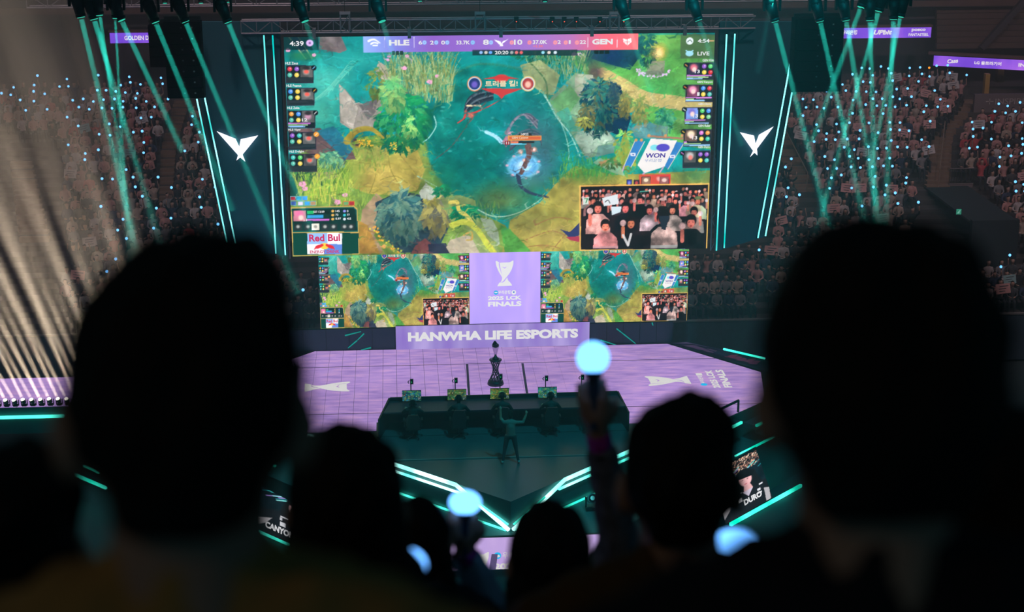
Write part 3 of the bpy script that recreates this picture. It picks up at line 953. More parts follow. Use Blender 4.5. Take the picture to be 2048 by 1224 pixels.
def fan(x, y, s, shirt, hair=(26, 18, 20), stick=True, cap=None, tilt=0.0):
    """one filmed spectator, head centre (x, y), head half-width s"""
    g = cv.rng
    skin = (186 + g.random() * 30, 112 + g.random() * 24, 98 + g.random() * 20)
    shirt = tuple(v * (.66 + .22 * g.random()) for v in shirt)
    top, bot = y + s * 1.2, min(496.5, y + s * 5.2)
    cv.poly([(x - s * 1.0, top), (x + s * 1.0, top), (x + s * 2.3, top + s * 1.2), (x + s * 2.5, bot), (x - s * 2.5, bot), (x - s * 2.3, top + s * 1.2)], shirt, 1, .35)
    cv.ell(x, y - s * .35, s * 1.15, s * 1.25, hair, 1, .15)
    cv.ell(x + tilt * s, y + s * .18, s * .82, s * 1.02, skin, 1, .25)
    cv.ell(x + tilt * s, y + s * .7, s * .3, s * .18, (120, 40, 44), .8, .4)
    cv.ell(x + (tilt - .35) * s, y, s * .16, s * .1, (50, 30, 30), .8, .4)
    cv.ell(x + (tilt + .35) * s, y, s * .16, s * .1, (50, 30, 30), .8, .4)
    cv.poly([(x - s * .9, y - s * .45), (x + s * .9, y - s * .45), (x, y - s * 1.4)], hair, .9)
    if cap:
        cv.ell(x, y - s * .9, s * 1.2, s * .6, cap, 1, .2)
    if stick:
        d = s * (1.6 if g.random() < .5 else -1.6)
        hy = y + s * (0.2 + g.random())
        cv.line([(x + d, hy + s * 2.4), (x + d, hy + s * .6)], s * .75, skin, 1)
        cv.ell(x + d, hy - s * .3, s * .72, s * .72, (206, 196, 200), 1, .2)


g_ = cv.rng
for row, (yy, s, nn) in enumerate(((381, 4.2, 17), (390, 4.8, 15), (402, 5.5, 14))):
    for k in range(nn):
        fan(1167 + (k + .3 + .5 * g_.random()) * 247 / nn, yy + g_.normal() * 1.8, s, [(30, 26, 30), (150, 130, 130), (60, 50, 54), (190, 170, 166)][int(g_.random() * 4)], stick=g_.random() < .5)
for (x, y, s, sh, kw) in ((1207, 403, 6, (24, 22, 26), {}), (1280, 400, 7, (22, 20, 24), {}), (1326, 404, 6.5, (24, 20, 24), dict(cap=(236, 226, 226), stick=False)), (1396, 402, 7, (206, 190, 190), dict(cap=(90, 120, 80))),
                          (1187, 402, 6.5, (26, 24, 28), dict(stick=False)), (1345, 420, 8, (200, 184, 182), dict(stick=False)), (1299, 420, 8, (196, 176, 176), {}), (1388, 424, 8, (170, 140, 140), {}),
                          (1251, 416, 9, (22, 22, 26), dict(stick=False)), (1196, 416, 10, (196, 170, 166), {}), (1322, 438, 9, (26, 26, 32), dict(stick=False)), (1262, 446, 10, (24, 24, 28), {}), (1211, 452, 10, (206, 186, 182), dict(stick=False)),
                          (1328, 440, 11, (216, 200, 196), dict(stick=False)), (1382, 444, 11, (24, 24, 28), {})):
    fan(x, y, s, sh, **kw)
J_, I_, X_, Y_ = cv._win(1163, 371, 1414, 497)
cv.im[J_, I_] *= (1 + .55 * cv.n[J_, I_] + (cv.rng.random(X_.shape) - .5) * .3)[..., None] * np.array([.9, .76, .74])
cv.poly([(1204, 396), (1235, 388), (1237, 408), (1208, 412)], (216, 222, 226), 1)
cv.curve([(1210, 404), (1216, 400), (1220, 406)], 1.4, (60, 60, 60))
cv.poly([(1222, 413), (1243, 413), (1241, 424), (1224, 430)], (206, 222, 230), 1)
cv.poly([(1165, 395), (1178, 394), (1177, 408), (1166, 409)], (206, 214, 206), 1)
cv.line([(1169, 397), (1175, 397), (1172, 405)], 2, (40, 130, 70))
cv.poly([(1318, 432), (1339, 432), (1331, 460), (1323, 458)], (34, 40, 52), 1)
cv.ell(1284, 383, 10, 4, (24, 26, 28), 1, .3)
cv.line([(1280, 383), (1297, 382)], 1.6, (90, 190, 170))
cv.line([(1246, 470), (1256, 490), (1262, 468)], 5, (216, 214, 214), .9)
cv.line([(1159.5, 371.5), (1418, 367), (1413.6, 499), (1160, 500.5), (1159.5, 371.5)], 2, (232, 186, 96), 1)
# ------------------------------------------------------------------ LED walls
LED_MAIN = led_print('led_wall_picture', 1.36)
PANEL_DARK = surf('wing_panel_teal', (0.02, 0.11, 0.15), 0.7, 0.0, 0.12, 0.6)


def screen_thing(name, label, x0, x1, z0, z1, Y, depth=0.18, cat='screen', group=None):
    o = empty(name, ((x0 + x1) / 2, Y, z0), 0, label, cat, group)
    c = Vector(o.location)
    MB().box(Vector(((x0 + x1) / 2, Y + depth / 2 + 0.01, (z0 + z1) / 2)) - c, (x1 - x0, depth, z1 - z0)).build('cabinet', BLACK, o)
    return o, c


def flat(name, pts, mat, parent, off=Vector((0, -0.02, 0)), loc0=None):
    """a flat printed shape with a little thickness"""
    c = Vector(parent.location) if parent is not None else Vector((0, 0, 0))
    return MB().prism([Vector(p) - c for p in pts], off).build(name, mat, parent)


def move_to(o, parent):
    c = Vector(parent.location)
    o.data.transform(Matrix.Translation(-c))
    return o


main, c0 = screen_thing('led_screen', 'huge LED wall showing a green and teal game landscape above the stage', SX0, SX1, SZ0, SZ1, SY)
for hx_ in (-6.5, -3.2, 0, 3.2, 6.5):
    MB().box(Vector((.4 + hx_, SY + .12, SZ1 + .1)) - c0, (.12, .5, .34)).build('hanging_bracket', TRUSS, main)
move_to(cv.led_mesh('display', (SX0, SY, SZ0), (SX1 - SX0, 0, 0), (0, 0, SZ1 - SZ0), 640, 330, main, LED_MAIN), main)
T = lambda s, x0, y0, x1, y1, mat=WHITE_LED, bold=.025, shear=0.0, par=main, Y=SY: wtext(s, (x0, y0, x1, y1), mat, par, Y, .03, bold, shear)
INK = lambda n, r, g, b: glow(n, rgb(r, g, b), 1.0, sample=False)
CREAM = INK('cream_led_print', 252, 232, 190)
PINKRED = INK('pink_led_print', 255, 130, 150)
VIOLET = INK('violet_led_print', 84, 66, 170)
REDINK = INK('red_led_print', 226, 50, 110)
T('4:39', 579.3, 82.4, 607.7, 92)
T('HLE', 778, 79.8, 818.9, 91.2, bold=.05)
for s_, xa, xb in (('6', 837.1, 844.6), ('2', 860.1, 867.6), ('0', 882.4, 890), ('33.7K', 912.3, 940.2)):
    T(s_, xa, 81.3, xb, 89.2)
T('8', 966, 79.2, 977.8, 89.8, bold=.035)
T('10', 1027.9, 79.2, 1044.7, 89.8, bold=.035)
T('37.0K', 1065.5, 80.2, 1094.5, 88.2)
T('+3.3K', 1066.2, 90, 1087, 95, PINKRED)
for s_, xa, xb in (('2', 1115, 1121.4), ('1', 1137.5, 1141.2), ('22', 1159.4, 1171.9)):
    T(s_, xa, 80.4, xb, 87.8)
T('GEN', 1184.3, 78, 1225.6, 89.2, bold=.05)
T('4:54', 1395.3, 78, 1418.9, 85.6)
T('LIVE', 1394.8, 103.4, 1418.9, 111)
T('20:20', 989.6, 101.6, 1016.8, 108.8)
for s_, b in (('HLE Zeus', (570.7, 124, 596, 129.2)), ('HLE Peanut', (572.9, 168.8, 603, 174)), ('HLE Zeka', (574.6, 213.3, 599, 218.4)), ('HLE Viper', (576.8, 257.2, 602, 263)), ('HLE Delight', (578.3, 301, 608.3, 306.6)),
              ('GEN Kiin', (1405, 118, 1427.5, 123.2)), ('GEN Canyon', (1394.2, 162, 1425, 167.2)), ('GEN Chovy', (1396.3, 206, 1422.8, 211.2)), ('GEN Ruler', (1396.3, 249, 1421, 254)), ('GEN Duro', (1396.3, 291.6, 1419.3, 296.6))):
    T(s_, *b)
T('트리플 킬!', 970.3, 161.5, 1035.4, 173.8, CREAM, .03)
T('GEN Canyon', 1023.6, 273.6, 1056.3, 278.8, CREAM)
T('14922', 1041.9, 266.2, 1056.9, 271)
T('11', 1012.5, 283.2, 1018, 288.6)
T('WON', 1291.5, 306.5, 1331, 315.8, VIOLET, .03, .1)
T('우리은행', 1289, 318, 1323, 324.4, INK('blue_led_print', 110, 150, 210), .0, .1)
T('Red Bul', 618.4, 469, 680.3, 483.4, REDINK, .03)
T('ENERGY DRINK', 620, 501, 679, 507, REDINK)
for s_, x, y in (('145', 671, 420), ('73', 671, 427.6), ('0.97', 671, 435.2), ('0', 694, 420), ('77', 694, 427.6), ('455', 694, 435.2)):
    T(s_, x, y, x + 2.8 * len(s_), y + 4.4)
T('537 / 2109', 627, 421.6, 649, 426)
T('11', 607.5, 437.5, 614, 442.5)
T('12', 603.8, 236.8, 615, 243)
for s_, x, y in (('13', 1389.5, 139.5), ('1', 1394, 184.6), ('13', 1386, 228.2), ('13', 1384.5, 272)):
    T(s_, x, y, x + 5 * len(s_), y + 7)

# two repeater screens and the emblem panel under the big wall
LY = 4.15
LZ0, LZ1 = 0.86, 4.35
half = [('led_screen', 'repeater LED screen with the game picture under the big wall, beside the bright end of the banner letters HAN', 639.5, 938.5), ('led_screen', 'repeater LED screen with the game picture under the big wall, above the banner letters ESPORTS', 1081, 1375)]
half[0] = ('led_screen', 'smaller LED screen repeating the game picture above the banner word HANWHA', 639.5, 938.5)
half[1] = ('led_screen', 'smaller LED screen repeating the game picture above the banner word ESPORTS', 1081, 1375)
for nm, lb, xa, xb in half:
    wa, wb = W(xa, 600, Y=LY).x, W(xb, 600, Y=LY).x
    o, c = screen_thing(nm, lb, wa, wb, LZ0, LZ1, LY, .15)
    move_to(cv.led_mesh('display', (wa, LY, LZ0), (wb - wa, 0, 0), (0, 0, LZ1 - LZ0), 320, 176, o, LED_MAIN, (0, .03, 1, 1)), o)
    sx = (xb - xa) / 847.0
    base = W(xa, 656, Y=LY)

    def small(s_, x0, y0, x1, y1, mat, bold=.03, wa=wa, wb=wb, o=o):
        p = screen_map((x0, y1)); q = screen_map((x1, y0))
        f = lambda m: (wa + (wb - wa) * (m[0] - CX0) / (CX1 - CX0), LZ0 + (LZ1 - LZ0) * (CY1 - m[1]) / ((CY1 - CY0) * .97))
        (ax, az), (bx, bz) = f(p), f(q)
        LETTERS.append((s_, Vector((ax, LY - .03, az)), Vector((bx - ax, 0, 0)), Vector((0, 0, bz - az)), mat, o, bold, 0.0))
    small('WON', 1291.5, 306.5, 1331, 315.8, VIOLET)
    small('우리은행', 1289, 318, 1323, 324.4, VIOLET, 0)
    small('Red Bul', 618.4, 469, 680.3, 483.4, REDINK)
    small('트리플 킬!', 970.3, 161.5, 1035.4, 173.8, CREAM)


def purple_led(name, base, light, deep, scale=(1.2, 1.2, 0.25), rot=0.6, strength=1.0):
    """lit violet LED field with soft diagonal streaks of light"""
    m, t, out = nodes(name)
    tc = N(t, 'ShaderNodeTexCoord')
    mp = N(t, 'ShaderNodeMapping')
    mp.inputs['Rotation'].default_value = (0, rot, 0)
    mp.inputs['Scale'].default_value = scale
    no = N(t, 'ShaderNodeTexNoise', i_Scale=1.0, i_Detail=2.0)
    cr = N(t, 'ShaderNodeValToRGB')
    e = cr.color_ramp.elements
    e[0].position, e[0].color = 0.3, (*deep, 1)
    e[1].position, e[1].color = 0.5, (*base, 1)
    x = e.new(0.72)
    x.color = (*light, 1)
    em = N(t, 'ShaderNodeEmission', i_Strength=strength * 1.2)
    t.links.new(tc.outputs['Object'], mp.inputs[0])
    t.links.new(mp.outputs[0], no.inputs['Vector'])
    t.links.new(no.outputs['Fac'], cr.inputs['Fac'])
    t.links.new(cr.outputs[0], em.inputs['Color'])
    t.links.new(em.outputs[0], out.inputs[0])
    m.cycles.emission_sampling = 'NONE'
    return m


PURPLE = purple_led('violet_led_field', rgb(190, 164, 250), rgb(212, 180, 252), rgb(176, 154, 246))
PURPLE_BAN = purple_led('banner_led_field', rgb(152, 132, 202), rgb(186, 166, 224), rgb(140, 112, 196), (1.6, 1, .35))
PURPLE_RIB = purple_led('ribbon_led_field', rgb(132, 80, 226), rgb(190, 116, 240), rgb(112, 66, 210), (.6, 1, .3))
TROPHY = [[(282, 160), (302, 150), (350, 182), (338, 200), (350, 270), (380, 360), (412, 432), (400, 452), (330, 330), (295, 240)],
          [(362, 185), (540, 180), (595, 150), (608, 155), (603, 225), (575, 310), (530, 390), (480, 450), (430, 510), (400, 535), (372, 545), (397, 500), (402, 455), (410, 430), (388, 360), (368, 270), (358, 200)],
          [(495, 455), (502, 490), (520, 525), (545, 545), (582, 600), (575, 608), (318, 614), (315, 605), (350, 548), (420, 545), (445, 525)]]
CHEVRON = [(400, 258), (447, 290), (490, 255), (447, 273)]


def trophy_mark(o, U, V, nrm, mat, dark, parent, clip=None):
    """the cup emblem printed on a plane: lower corner o, width U, height V"""
    o, U, V, nrm = Vector(o), Vector(U), Vector(V), Vector(nrm)
    c = Vector(parent.location)
    mb = MB()
    for poly in TROPHY:
        mb.prism([o + U * ((x - 280) / 328) + V * (1 - (y - 148) / 466) - c for x, y in poly], nrm * .012)
    e = mb.build('cup_emblem', mat, parent)
    mb = MB().prism([o + U * ((x - 280) / 328) + V * (1 - (y - 148) / 466) - c + nrm * .014 for x, y in CHEVRON], nrm * .01)
    k = mb.build('chevron', dark, e)
    return e


wa, wb = W(939, 580, Y=LY).x, W(1080.5, 580, Y=LY).x
o, c = screen_thing('emblem_panel', 'square violet LED panel with white cup emblem and FINALS lettering', wa, wb, .86, 4.3, LY - .02, .15, 'screen')
MB().box(Vector(((wa + wb) / 2, LY - .03, (0.86 + 4.3) / 2)) - c, (wb - wa, .02, 3.44)).build('display', PURPLE, o)
EY = LY - .05
a, b, d_ = W(991, 572.5, Y=EY), W(1027, 572.5, Y=EY), W(991, 521.5, Y=EY)
trophy_mark(a, (b.x - a.x, 0, 0), (0, 0, d_.z - a.z), (0, -1, 0), WHITE_LED, PURPLE, o)
T('우리은행', 996.5, 581, 1021, 588.5, par=o, Y=EY + .02, bold=.03)
T('2025 LCK', 976, 592.5, 1043, 600.5, par=o, Y=EY + .02, bold=.05)
T('FINALS', 976, 603.5, 1043, 613.5, par=o, Y=EY + .02, bold=.05)


def disc(cx, cy, rx, Y, mat, par, name='round_badge', n=18, ry=None, y0=0.0):
    p = W(cx, cy, Y=Y)
    r = abs(W(cx + rx, cy, Y=Y).x - p.x)
    rz = r if ry is None else r * ry / rx
    pts = [p + Vector((r * math.cos(k * 2 * math.pi / n), -.01 - y0, rz * math.sin(k * 2 * math.pi / n))) for k in range(n)]
    return flat(name, pts, mat, par, Vector((0, -.008, 0)))


SKYINK = INK('sky_blue_led_print', 40, 190, 246)
disc(991.8, 585, 4.4, EY, SKYINK, o)
disc(991.8, 584.6, 3.2, EY, WHITE_LED, o, ry=1.2, y0=.01)
disc(1027.5, 584.6, 4.8, EY, WHITE_LED, o)
disc(1027.5, 583.8, 1.5, EY, INK('deep_blue_led_print', 20, 110, 220), o, y0=.01)

# banner wall at the back of the stage
BY = 4.02
wa, wb = W(792, 690, Y=BY).x, W(1178.5, 690, Y=BY).x
o, c = screen_thing('banner_screen', 'long low lilac LED banner reading HANWHA LIFE ESPORTS at the back of the stage', wa, wb, 0.0, .93, BY, .08)
MB().box(Vector(((wa + wb) / 2, BY - .01, .465)) - c, (wb - wa, .02, .93)).build('display', PURPLE_BAN, o)
a, b = W(816, 681, Y=BY), W(1156, 675.5, Y=BY)
LETTERS.append(('HANWHA LIFE ESPORTS', Vector((a.x, BY - .04, .32)), Vector((b.x - a.x, 0, 0)), Vector((0, 0, .37)), glow('banner_white_print', (.86, .84, .86), 1.0, sample=False), o, .055, 0.0))

# dark LED walls with teal streaks either side of the banner
TEAL_ART = surf('dark_led_wall', (0.012, 0.03, 0.05), .4)
for nm, xa, xb, lb, streaks in (('backdrop_panel', 560, 790.5, 'dark navy LED wall with thin teal streaks beside the banner word HANWHA', [((728, 667), (715, 680)), ((714, 681), (696, 696)), ((742, 695), (722, 700)), ((690, 671), (722, 663))]),
                                ('backdrop_panel', 1180, 1345, 'dark navy LED wall with thin teal streaks beside the banner word ESPORTS', [((1233, 657), (1247, 668)), ((1247, 668), (1271, 687)), ((1201, 680), (1232, 690)), ((1304, 645), (1306, 651))])):
    wa, wb = W(xa, 680, Y=BY + .1).x, W(xb, 680, Y=BY + .1).x
    o, c = screen_thing(nm, lb, wa, wb, 0.0, .84, BY + .1, .15)
    n = 5
    for k in range(n):
        MB().box(Vector((wa + (wb - wa) * (k + .5) / n, BY + .09, .42)) - c, ((wb - wa) / n - .02, .02, .82)).build('led_tile', TEAL_ART, o)
    for (p, q) in streaks:
        A, B = W(*p, Y=BY + .06), W(*q, Y=BY + .06)
        nrm = Vector((-(B - A).z, 0, (B - A).x)).normalized() * .025
        flat('streak', [A - nrm, B - nrm * .6, B + nrm * .6, A + nrm], glow('teal_streak', rgb(20, 150, 140), 1.0, sample=False), o)

# wings either side of the big wall
STRIP = glow('wing_light_tube', (0.55, 1.7, 1.75), 1.3, color2=(0.0, 0.6, 0.55), scale=.55, sample=False)
V_MARK = glow('wing_mark_light', (0.9, 0.88, 1.0), 1.6, sample=False)


def on_wing(p, lift):
    return W(p[0], p[1], Y=SY - lift)


wings = [('wing_panel', 'dark teal wing panel with slanted tubes and white bird mark beside the HLE player cards', [(372, 44), (558, 44), (575, 513), (452, 492)],
          [((394, 197), (455, 487)), ((410, 195), (472, 489)), ((528, 70), (552, 506)), ((545.5, 70), (571, 509))],
          [[(265, 298), (400, 352), (428, 412), (452, 470), (470, 516), (433, 486)], [(562, 328), (437, 355), (426, 410), (418, 468), (406, 508), (433, 486), (453, 462)]], 3.6, 360, 180),
         ('wing_panel', 'dark teal wing panel with slanted tubes and white bird mark beside the GEN player cards', [(1440, 44), (1612, 44), (1600, 112), (1532, 473), (1430, 503)],
          [((1582, 112), (1515, 475)), ((1583, 184), (1530, 471)), ((1452.5, 68), (1432, 500)), ((1469, 67), (1447.5, 495))],
          [[(175, 108), (298, 137), (310, 205), (325, 270), (327, 310), (300, 285)], [(468, 58), (342, 130), (315, 200), (290, 270), (265, 322), (300, 288), (325, 250)]], 4.37, 1440, 240)]
for nm, lb, outline, strips, mark, sc_, ox, oy in wings:
    pts = [W(x, y, Y=SY + .1) for x, y in outline]
    o = empty(nm, (sum(p.x for p in pts) / len(pts), SY, min(p.z for p in pts)), 0, lb, 'panel')
    flat('panel_face', pts, PANEL_DARK, o, Vector((0, .25, 0)))
    for (p, q) in strips:
        A, B = on_wing(p, .02), on_wing(q, .02)
        d = (B - A).normalized()
        rot = d.to_track_quat('Z', 'Y').to_matrix()
        ho = MB().box((A + B) / 2 - Vector(o.location), (.13, .06, (B - A).length + .06), rot).build('tube_channel', BLACK, o)
        MB().box((A + B) / 2 - Vector(o.location) + Vector((0, -.045, 0)), (.085, .05, (B - A).length), rot).build('light_tube', STRIP, ho)
    for k, poly in enumerate(mark):
        flat('bird_mark', [on_wing((ox + x / sc_, oy + y / sc_), .04 + .03 * k) for x, y in poly], V_MARK, o, Vector((0, .03, 0)))
    # open truss between the wing and the screen edge
    left = ox < 1000
    tx = W(560 if left else 1441, 250, Y=SY).x
    tr = empty('truss_tower', (tx, SY + .28, 4), 0, 'slim aluminium truss tower behind the screen edge beside the ' + ('HLE player cards' if left else 'GEN player cards'), 'truss')
    mb = MB()
    for sx_ in (-.13, .13):
        mb.tube((sx_, 0, 0), (sx_, 0, 8.62), .025, n=6)
    mb.build('chord', TRUSS, tr)
    for k in range(14):
        s_ = -1 if k % 2 else 1
        MB().tube((-.13 * s_, 0, k * .59), (.13 * s_, 0, (k + 1) * .59), .015, n=5).build('brace', TRUSS, tr)

# ribbon boards on the balcony fronts
RIBW = glow('ribbon_white_print', (.98, .9, 1.0), 1.0, sample=False)
RY = 30.0


def ribbon(name, lb, xa, xb, za, zb, Y):
    o, c = screen_thing(name, lb, xa, xb, za, zb, Y, .3)
    MB().box(Vector(((xa + xb) / 2, Y - .01, (za + zb) / 2)) - c, (xb - xa, .02, zb - za)).build('display', PURPLE_RIB, o)
    MB().box(Vector(((xa + xb) / 2, Y + .1, zb + .08)) - c, (xb - xa + .1, .4, .1)).build('top_rail', surf('balcony_rail', (.12, .06, .06), .6), o)
    for kx in (.15, .85):
        MB().box(Vector((xa + (xb - xa) * kx, Y + 1.75, (za + zb) / 2)) - c, (.12, 3.2, .12)).build('wall_bracket', DARKMETAL, o)
    return o


o = ribbon('ribbon_board', 'violet LED ribbon board reading GOLDEN DE behind the hanging speakers', W(220, 76, Y=RY).x, W(345, 76, Y=RY).x, W(220, 86.5, Y=RY).z, W(220, 66, Y=RY).z, RY)
T('GOLDEN DE', 249, 71.5, 303, 80.5, RIBW, .03, 0, o, RY)
o = ribbon('ribbon_board', 'violet LED ribbon board with posco lettering on the balcony front', W(1600, 66, Y=RY).x, W(1862, 66, Y=RY).x, W(1800, 75.5, Y=RY).z, W(1800, 55, Y=RY).z, RY)
T('우리은행', 1684, 60.5, 1714, 69.5, RIBW, .04, 0, o, RY)
T('UPbit', 1747, 60, 1784, 69.5, RIBW, .045, .25, o, RY)
T('posco', 1823, 57.5, 1851, 64, RIBW, .04, 0, o, RY)
T('FANTASTEEL', 1817, 66.5, 1857, 72.2, RIBW, .03, 0, o, RY)
# the slanted board further along the balcony
A, B = W(1868, 111, Y=RY), None
B = W(2110, 123.5, Z=A.z)
hgt = A.z - W(1868, 131, Y=RY).z
U = B - A
L = U.length
U.normalize()
nrm = Vector((-U.y, U.x, 0)) * -1
if nrm.y > 0:
    nrm = -nrm
o = empty('ribbon_board', (A.x, A.y, A.z - hgt), 0, 'violet LED ribbon board with LG lettering above the yellow columns', 'screen')
flat('cabinet', [A - Vector((0, 0, hgt)), B - Vector((0, 0, hgt)), B, A], BLACK, o, -nrm * .3)
flat('display', [A - Vector((0, 0, hgt)) + nrm * .01, B - Vector((0, 0, hgt)) + nrm * .01, B + nrm * .01, A + nrm * .01], PURPLE_RIB, o, nrm * .01)
flat('top_rail', [A + Vector((0, 0, .04)) - U * .3, B + Vector((0, 0, .04)), B + Vector((0, 0, .18)), A + Vector((0, 0, .18)) - U * .3], MATS['balcony_rail'], o, -nrm * .3)


def slant_text(s_, xa, xb, ya, yb, ang=0.0, bold=.04):
    fa = lambda x: A + U * (L * (x - 1868) / 242.0)
    p0, p1 = fa(xa) + nrm * .04, fa(xb) + nrm * .04
    z0, z1 = A.z - hgt * yb, A.z - hgt * ya
    LETTERS.append((s_, Vector((p0.x, p0.y, z0)), (p1 - p0) + Vector((0, 0, ang)), Vector((0, 0, z1 - z0)), RIBW, o, bold, 0.0))


slant_text('Cass', 1896, 1918, .3, .72, .08)
slant_text('LG 울트라기어', 1951, 2005, .3, .66)
slant_text('INSPIRE', 2039, 2085, .3, .66)
# ------------------------------------------------------------------ arena floor, stage, catwalk, prow
FLOOR = surf('arena_floor_rubber', (0.02, 0.035, 0.04), .7, 0, .3, .5)
DECK = surf('black_stage_deck', (0.02, 0.075, 0.085), .35, 0, .3, 1.2)
SKIRT = surf('stage_skirt', (0.02, 0.085, 0.09), .55, 0, .25, .8)
MB().box((0, 0, -3.1), (130, 90, .2)).build('floor', FLOOR)['kind'] = 'structure'


def clip_poly(pts, poly):
    """Sutherland-Hodgman against a convex counter-clockwise outline"""
    out = list(pts)
    for k in range(len(poly)):
        (ax, ay), (bx, by) = poly[k], poly[(k + 1) % len(poly)]
        inp, out = out, []
        for j in range(len(inp)):
            p, q = inp[j], inp[(j + 1) % len(inp)]
            sp = (bx - ax) * (p[1] - ay) - (by - ay) * (p[0] - ax)
            sq = (bx - ax) * (q[1] - ay) - (by - ay) * (q[0] - ax)
            if sp >= 0:
                out.append(p)
            if (sp >= 0) != (sq >= 0):
                t = sp / (sp - sq)
                out.append((p[0] + (q[0] - p[0]) * t, p[1] + (q[1] - p[1]) * t))
        if not out:
            return []
    return out


def led_floor_mat(name):
    m, t, out = nodes(name)
    tc = N(t, 'ShaderNodeTexCoord')
    g = N(t, 'ShaderNodeNewGeometry')
    mp = N(t, 'ShaderNodeMapping')
    mp.inputs['Scale'].default_value = (1.1, 5.0, 1)
    no = N(t, 'ShaderNodeTexNoise', i_Scale=1.0, i_Detail=3.0)
    t.links.new(g.outputs['Position'], mp.inputs[0])
    t.links.new(mp.outputs[0], no.inputs['Vector'])
    cr = N(t, 'ShaderNodeValToRGB')
    e = cr.color_ramp.elements
    e[0].position, e[0].color = 0.3, (*rgb(146, 116, 184), 1)
    e[1].position, e[1].color = 0.7, (*rgb(192, 150, 202), 1)
    x = e.new(.5)
    x.color = (*rgb(170, 136, 200), 1)
    no2 = N(t, 'ShaderNodeTexNoise', i_Scale=.25, i_Detail=1.0)
    t.links.new(g.outputs['Position'], no2.inputs['Vector'])
    mr = N(t, 'ShaderNodeMapRange')
    mr.inputs[1].default_value, mr.inputs[2].default_value, mr.inputs[3].default_value, mr.inputs[4].default_value = .3, .7, .98, 1.26
    t.links.new(no2.outputs['Fac'], mr.inputs[0])
    oi = N(t, 'ShaderNodeMath', operation='MULTIPLY_ADD')
    oi.inputs[1].default_value, oi.inputs[2].default_value = .1, .95
    t.links.new(g.outputs['Random Per Island'], oi.inputs[0])
    mu = N(t, 'ShaderNodeMath', operation='MULTIPLY')
    t.links.new(oi.outputs[0], mu.inputs[0])
    t.links.new(mr.outputs[0], mu.inputs[1])
    em = N(t, 'ShaderNodeEmission')
    t.links.new(no.outputs['Fac'], cr.inputs['Fac'])
    t.links.new(cr.outputs[0], em.inputs['Color'])
    t.links.new(mu.outputs[0], em.inputs['Strength'])
    t.links.new(em.outputs[0], out.inputs[0])
    m.cycles.emission_sampling = 'NONE'
    return m


LEDFLOOR = led_floor_mat('violet_led_floor')
STAGE = [(-6.57, 4.05), (-9.6, .9), (-9.3, -2.27), (-6.6, -4.15), (7.3, -4.05), (9.28, -2.27), (9.75, .55), (6.86, 3.95)]
st = link('stage_platform', None, None, (0, 0, 0))
tag(st, 'hexagonal stage paved with glowing violet LED tiles', None, None, 'structure')
MB().prism([(x, y, -.03) for x, y in STAGE], (0, 0, -.97)).build('stage_body', SKIRT, st)
TS = .5
full = MB().prism([(-TS / 2 + .006, -TS / 2 + .006, 0), (TS / 2 - .006, -TS / 2 + .006, 0), (TS / 2 - .006, TS / 2 - .006, 0), (-TS / 2 + .006, TS / 2 - .006, 0)], (0, 0, -.04)).mesh('tile', LEDFLOOR)
cells, edge = [], []
nx0, ny0 = -10.0, -4.5
SEAMS = (2.2, -2.55)
for i in range(40):
    for j in range(18):
        cx, cy = nx0 + (i + .5) * TS, ny0 + (j + .5) * TS
        sq = [(cx - TS / 2 + .006, cy - TS / 2 + .006), (cx + TS / 2 - .006, cy - TS / 2 + .006), (cx + TS / 2 - .006, cy + TS / 2 - .006), (cx - TS / 2 + .006, cy + TS / 2 - .006)]
        cl = clip_poly(sq, STAGE)
        if len(cl) < 3:
            continue
        if abs(sum(cl[k][0] * cl[(k + 1) % len(cl)][1] - cl[(k + 1) % len(cl)][0] * cl[k][1] for k in range(len(cl)))) > 2 * .99 * (TS - .012) ** 2:
            cells.append((cx, cy))
        else:
            edge.append(cl)


def hidden(cx, cy):
    x, y = PX((cx, cy, 0))
    return x < 600 or (x > 760 and x < 1246 and y > 800) or y > 850 or x > 1530 or ((x - 1360) / 115) ** 2 + ((y - 930) / 140) ** 2 < 1


cells.sort(key=lambda p: (hidden(*p), p[1]))
for (cx, cy) in cells[:296]:
    link('tile', full, st, (cx, cy, 0))
rest = MB()
for (cx, cy) in cells[296:]:
    rest.prism([(cx - TS / 2 + .006, cy - TS / 2 + .006, 0), (cx + TS / 2 - .006, cy - TS / 2 + .006, 0), (cx + TS / 2 - .006, cy + TS / 2 - .006, 0), (cx - TS / 2 + .006, cy + TS / 2 - .006, 0)], (0, 0, -.04))
for cl in edge:
    rest.prism([(x, y, 0) for x, y in cl], (0, 0, -.04))
tag(rest.build('tile_field', LEDFLOOR, st), kind='stuff')
SEAM = surf('floor_seam_dark', (.02, .012, .025), .6)
for (xa, ya, xb, yb, w) in ((-9, 2.21, 9, 2.15, .03), (-9.2, -2.56, 9, -2.62, .03), (-.9, 2.2, -1.01, -2.4, .085), (1.15, 2.11, 1.03, -2.4, .085)):
    a, b = Vector((xa, ya, .004)), Vector((xb, yb, .004))
    d = (b - a).normalized()
    n_ = Vector((-d.y, d.x, 0)) * w / 2
    MB().prism([a - n_, b - n_, b + n_, a + n_], (0, 0, .006)).build('floor_seam', SEAM, st)
